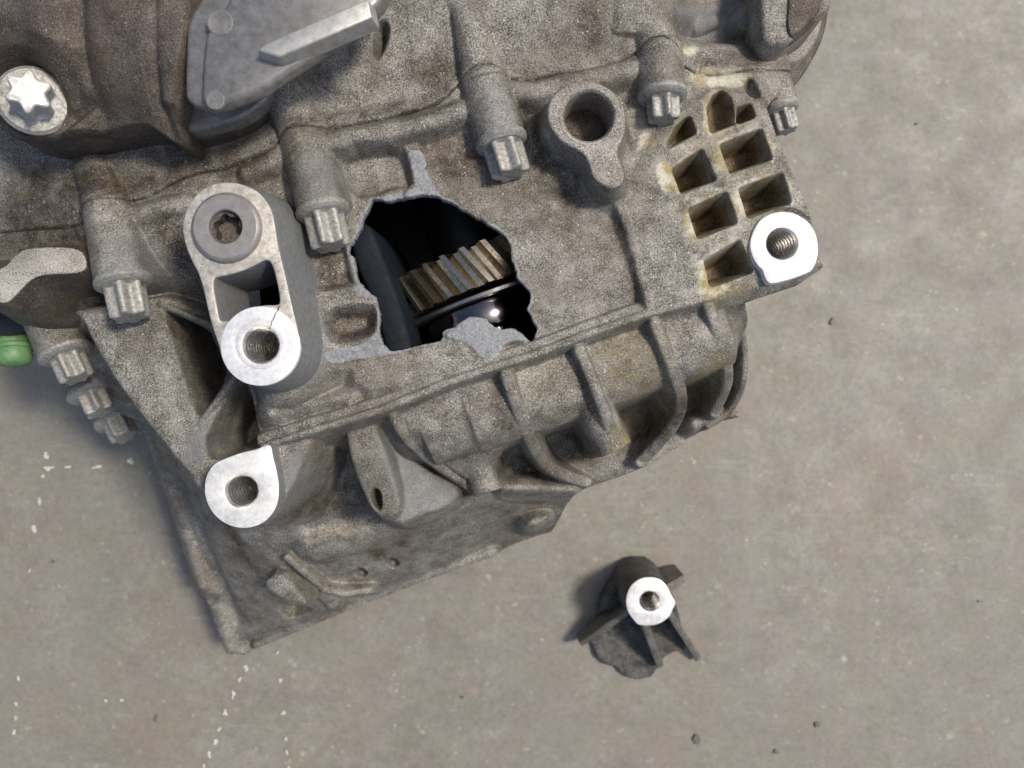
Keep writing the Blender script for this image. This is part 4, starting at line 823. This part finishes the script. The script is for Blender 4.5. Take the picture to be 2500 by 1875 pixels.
mb = MB(); mb.lathe(gc - ax * 60 - up * 4, ax, [(22, 0), (22, 45)], 64); mb.build('shaft', M['chamber'], gear, sharp=40)

# ------------------------------------------------------------------ the broken-off piece on the floor
frag = bpy.data.objects.new('broken_fragment', None); C.objects.link(frag)
frag['label'] = 'dark broken-off casting piece with a bright threaded ring lying on the concrete'
frag['category'] = 'metal fragment'
zB = -139.0; zP = -FLOOR + 9
fp = zz('G', [(600, 850), (630, 740), (650, 640), (690, 540), (730, 480), (800, 430), (850, 350), (890, 305), (960, 290), (1020, 320), (1090, 330), (1180, 390), (1260, 470), (1340, 600), (1390, 760), (1440, 960), (1470, 1120), (1440, 1170), (1390, 1130), (1330, 1170), (1260, 1200), (1240, 1290), (1190, 1310), (1150, 1390), (1080, 1408), (1000, 1420), (940, 1410), (870, 1370), (830, 1320), (790, 1300), (700, 1275), (650, 1230), (620, 1180), (590, 1110), (560, 1060), (580, 960)])
fpm = PX(fp, zP); fq = chaikin(fpm, 1)
fq = fq + RS.normal(0, .25, fq.shape)
mb = MB(); mb.prism(fq, [], zP, -FLOOR + 1.5, -.08, .5)
# lumpy broken plate: displace a denser relief over it
fh = HF(fq[:, 0].min() - 2, fq[:, 0].max() + 2, fq[:, 1].min() - 2, fq[:, 1].max() + 2, .9)
fcx, fcy = P(1588, 1469, zP)[:2]
fh.Hh = zP - 4 + 5 * np.exp(-((fh.X - fcx) ** 2 + (fh.Y - fcy) ** 2) / 500) + value_noise(fh.X + 300, fh.Y + 300, 9, 8, 3) * 1.3 + value_noise(fh.X + 300, fh.Y + 300, 2.5, 21, 2) * .3
fh.Hh = smax(fh.Hh, zP + 13 - 1.6 * sp(sd_poly(fh.X, fh.Y, PX(zz('G', [(640, 640), (720, 480), (960, 300), (1010, 420), (900, 560), (880, 760), (700, 720)]), zP + 10)) , 3), 4)
Xf = (fh.X[:-1, :-1] + fh.X[1:, 1:]) / 2; Yf = (fh.Y[:-1, :-1] + fh.Y[1:, 1:]) / 2
pl = fh.mesh('broken_plate', M['shard'], frag, sd_poly(Xf, Yf, fq) < 0, [fq], lambda x, y, z: [(x + RS.normal(0, .2, len(x)), y, np.full(x.shape, -FLOOR + 2.0) + RS.rand(len(x)) * .8), (x * .98 + fcx * .02, y * .98 + fcy * .02, np.full(x.shape, -FLOOR + .2))])
ring = zz('G', [(1130, 424), (1210, 445), (1270, 495), (1300, 545), (1325, 605), (1362, 660), (1360, 690), (1335, 735), (1310, 800), (1250, 850), (1180, 882), (1110, 888), (1010, 885), (970, 840), (930, 790), (900, 730), (890, 650), (905, 570), (950, 490), (1030, 437)])
cf = P(1586, 1468, zB)[:2]
mb = MB(); mb.prism(chaikin(PX(ring, zB), 2), [circle(cf, mmpx(25, zB), 40)], zB, -FLOOR + 5, .06, .5)
fb = mb.build('threaded_boss', M['machined'], frag, sharp=40); fb.data.materials.append(M['shard'])
for p in fb.data.polygons:
    if abs(p.normal.z) < .8 and p.center.z * 1000 - FLOOR < zB - .8: p.material_index = 1
bore(fb, cf, zB - .1, mmpx(23, zB), 36, 3.3)
def plate_rib(a, b, ztop_a, ztop_b, th, mat='shard_rib'):
    (ax_, ay_), (bx_, by_) = P(*zz('G', [a])[0], ztop_a)[:2], P(*zz('G', [b])[0], ztop_b)[:2]
    d = Vector((bx_ - ax_, by_ - ay_, 0)); L = d.length; d.normalize(); nrm = Vector((-d.y, d.x, 0)); n = 7; vs = []
    for i in range(n):
        t = i / (n - 1); x, y = ax_ + d.x * L * t, ay_ + d.y * L * t; z = ztop_a + (ztop_b - ztop_a) * t + random.uniform(-.4, .4); h = th / 2 * random.uniform(.9, 1.1)
        for (o_, dz) in ((-h * 1.3, None), (-h, -.5), (-h * .6, 0), (h * .6, 0), (h, -.5), (h * 1.3, None)):
            vs.append((x + nrm.x * o_, y + nrm.y * o_, (-FLOOR + 3) if dz is None else z + dz))
    fs = [(k * 6 + i, (k + 1) * 6 + i, (k + 1) * 6 + i + 1, k * 6 + i + 1) for k in range(n - 1) for i in range(5)] + [tuple(range(6)), tuple((n - 1) * 6 + i for i in range(6))[::-1]]
    mb = MB(); mb.add(vs, fs); return mb.build('rib', M[mat], frag, sharp=40)
plate_rib((960, 730), (460, 1070), -150, -172, 3.6)
plate_rib((1060, 840), (1225, 1285), -146, -178, 4.6)
plate_rib((1300, 760), (1585, 1215), -148, -184, 3.8)
plate_rib((1250, 560), (1450, 440), -146, -160, 5.0)
plate_rib((1130, 520), (1075, 300), -148, -165, 6.0, 'shard')
frag_objs = None
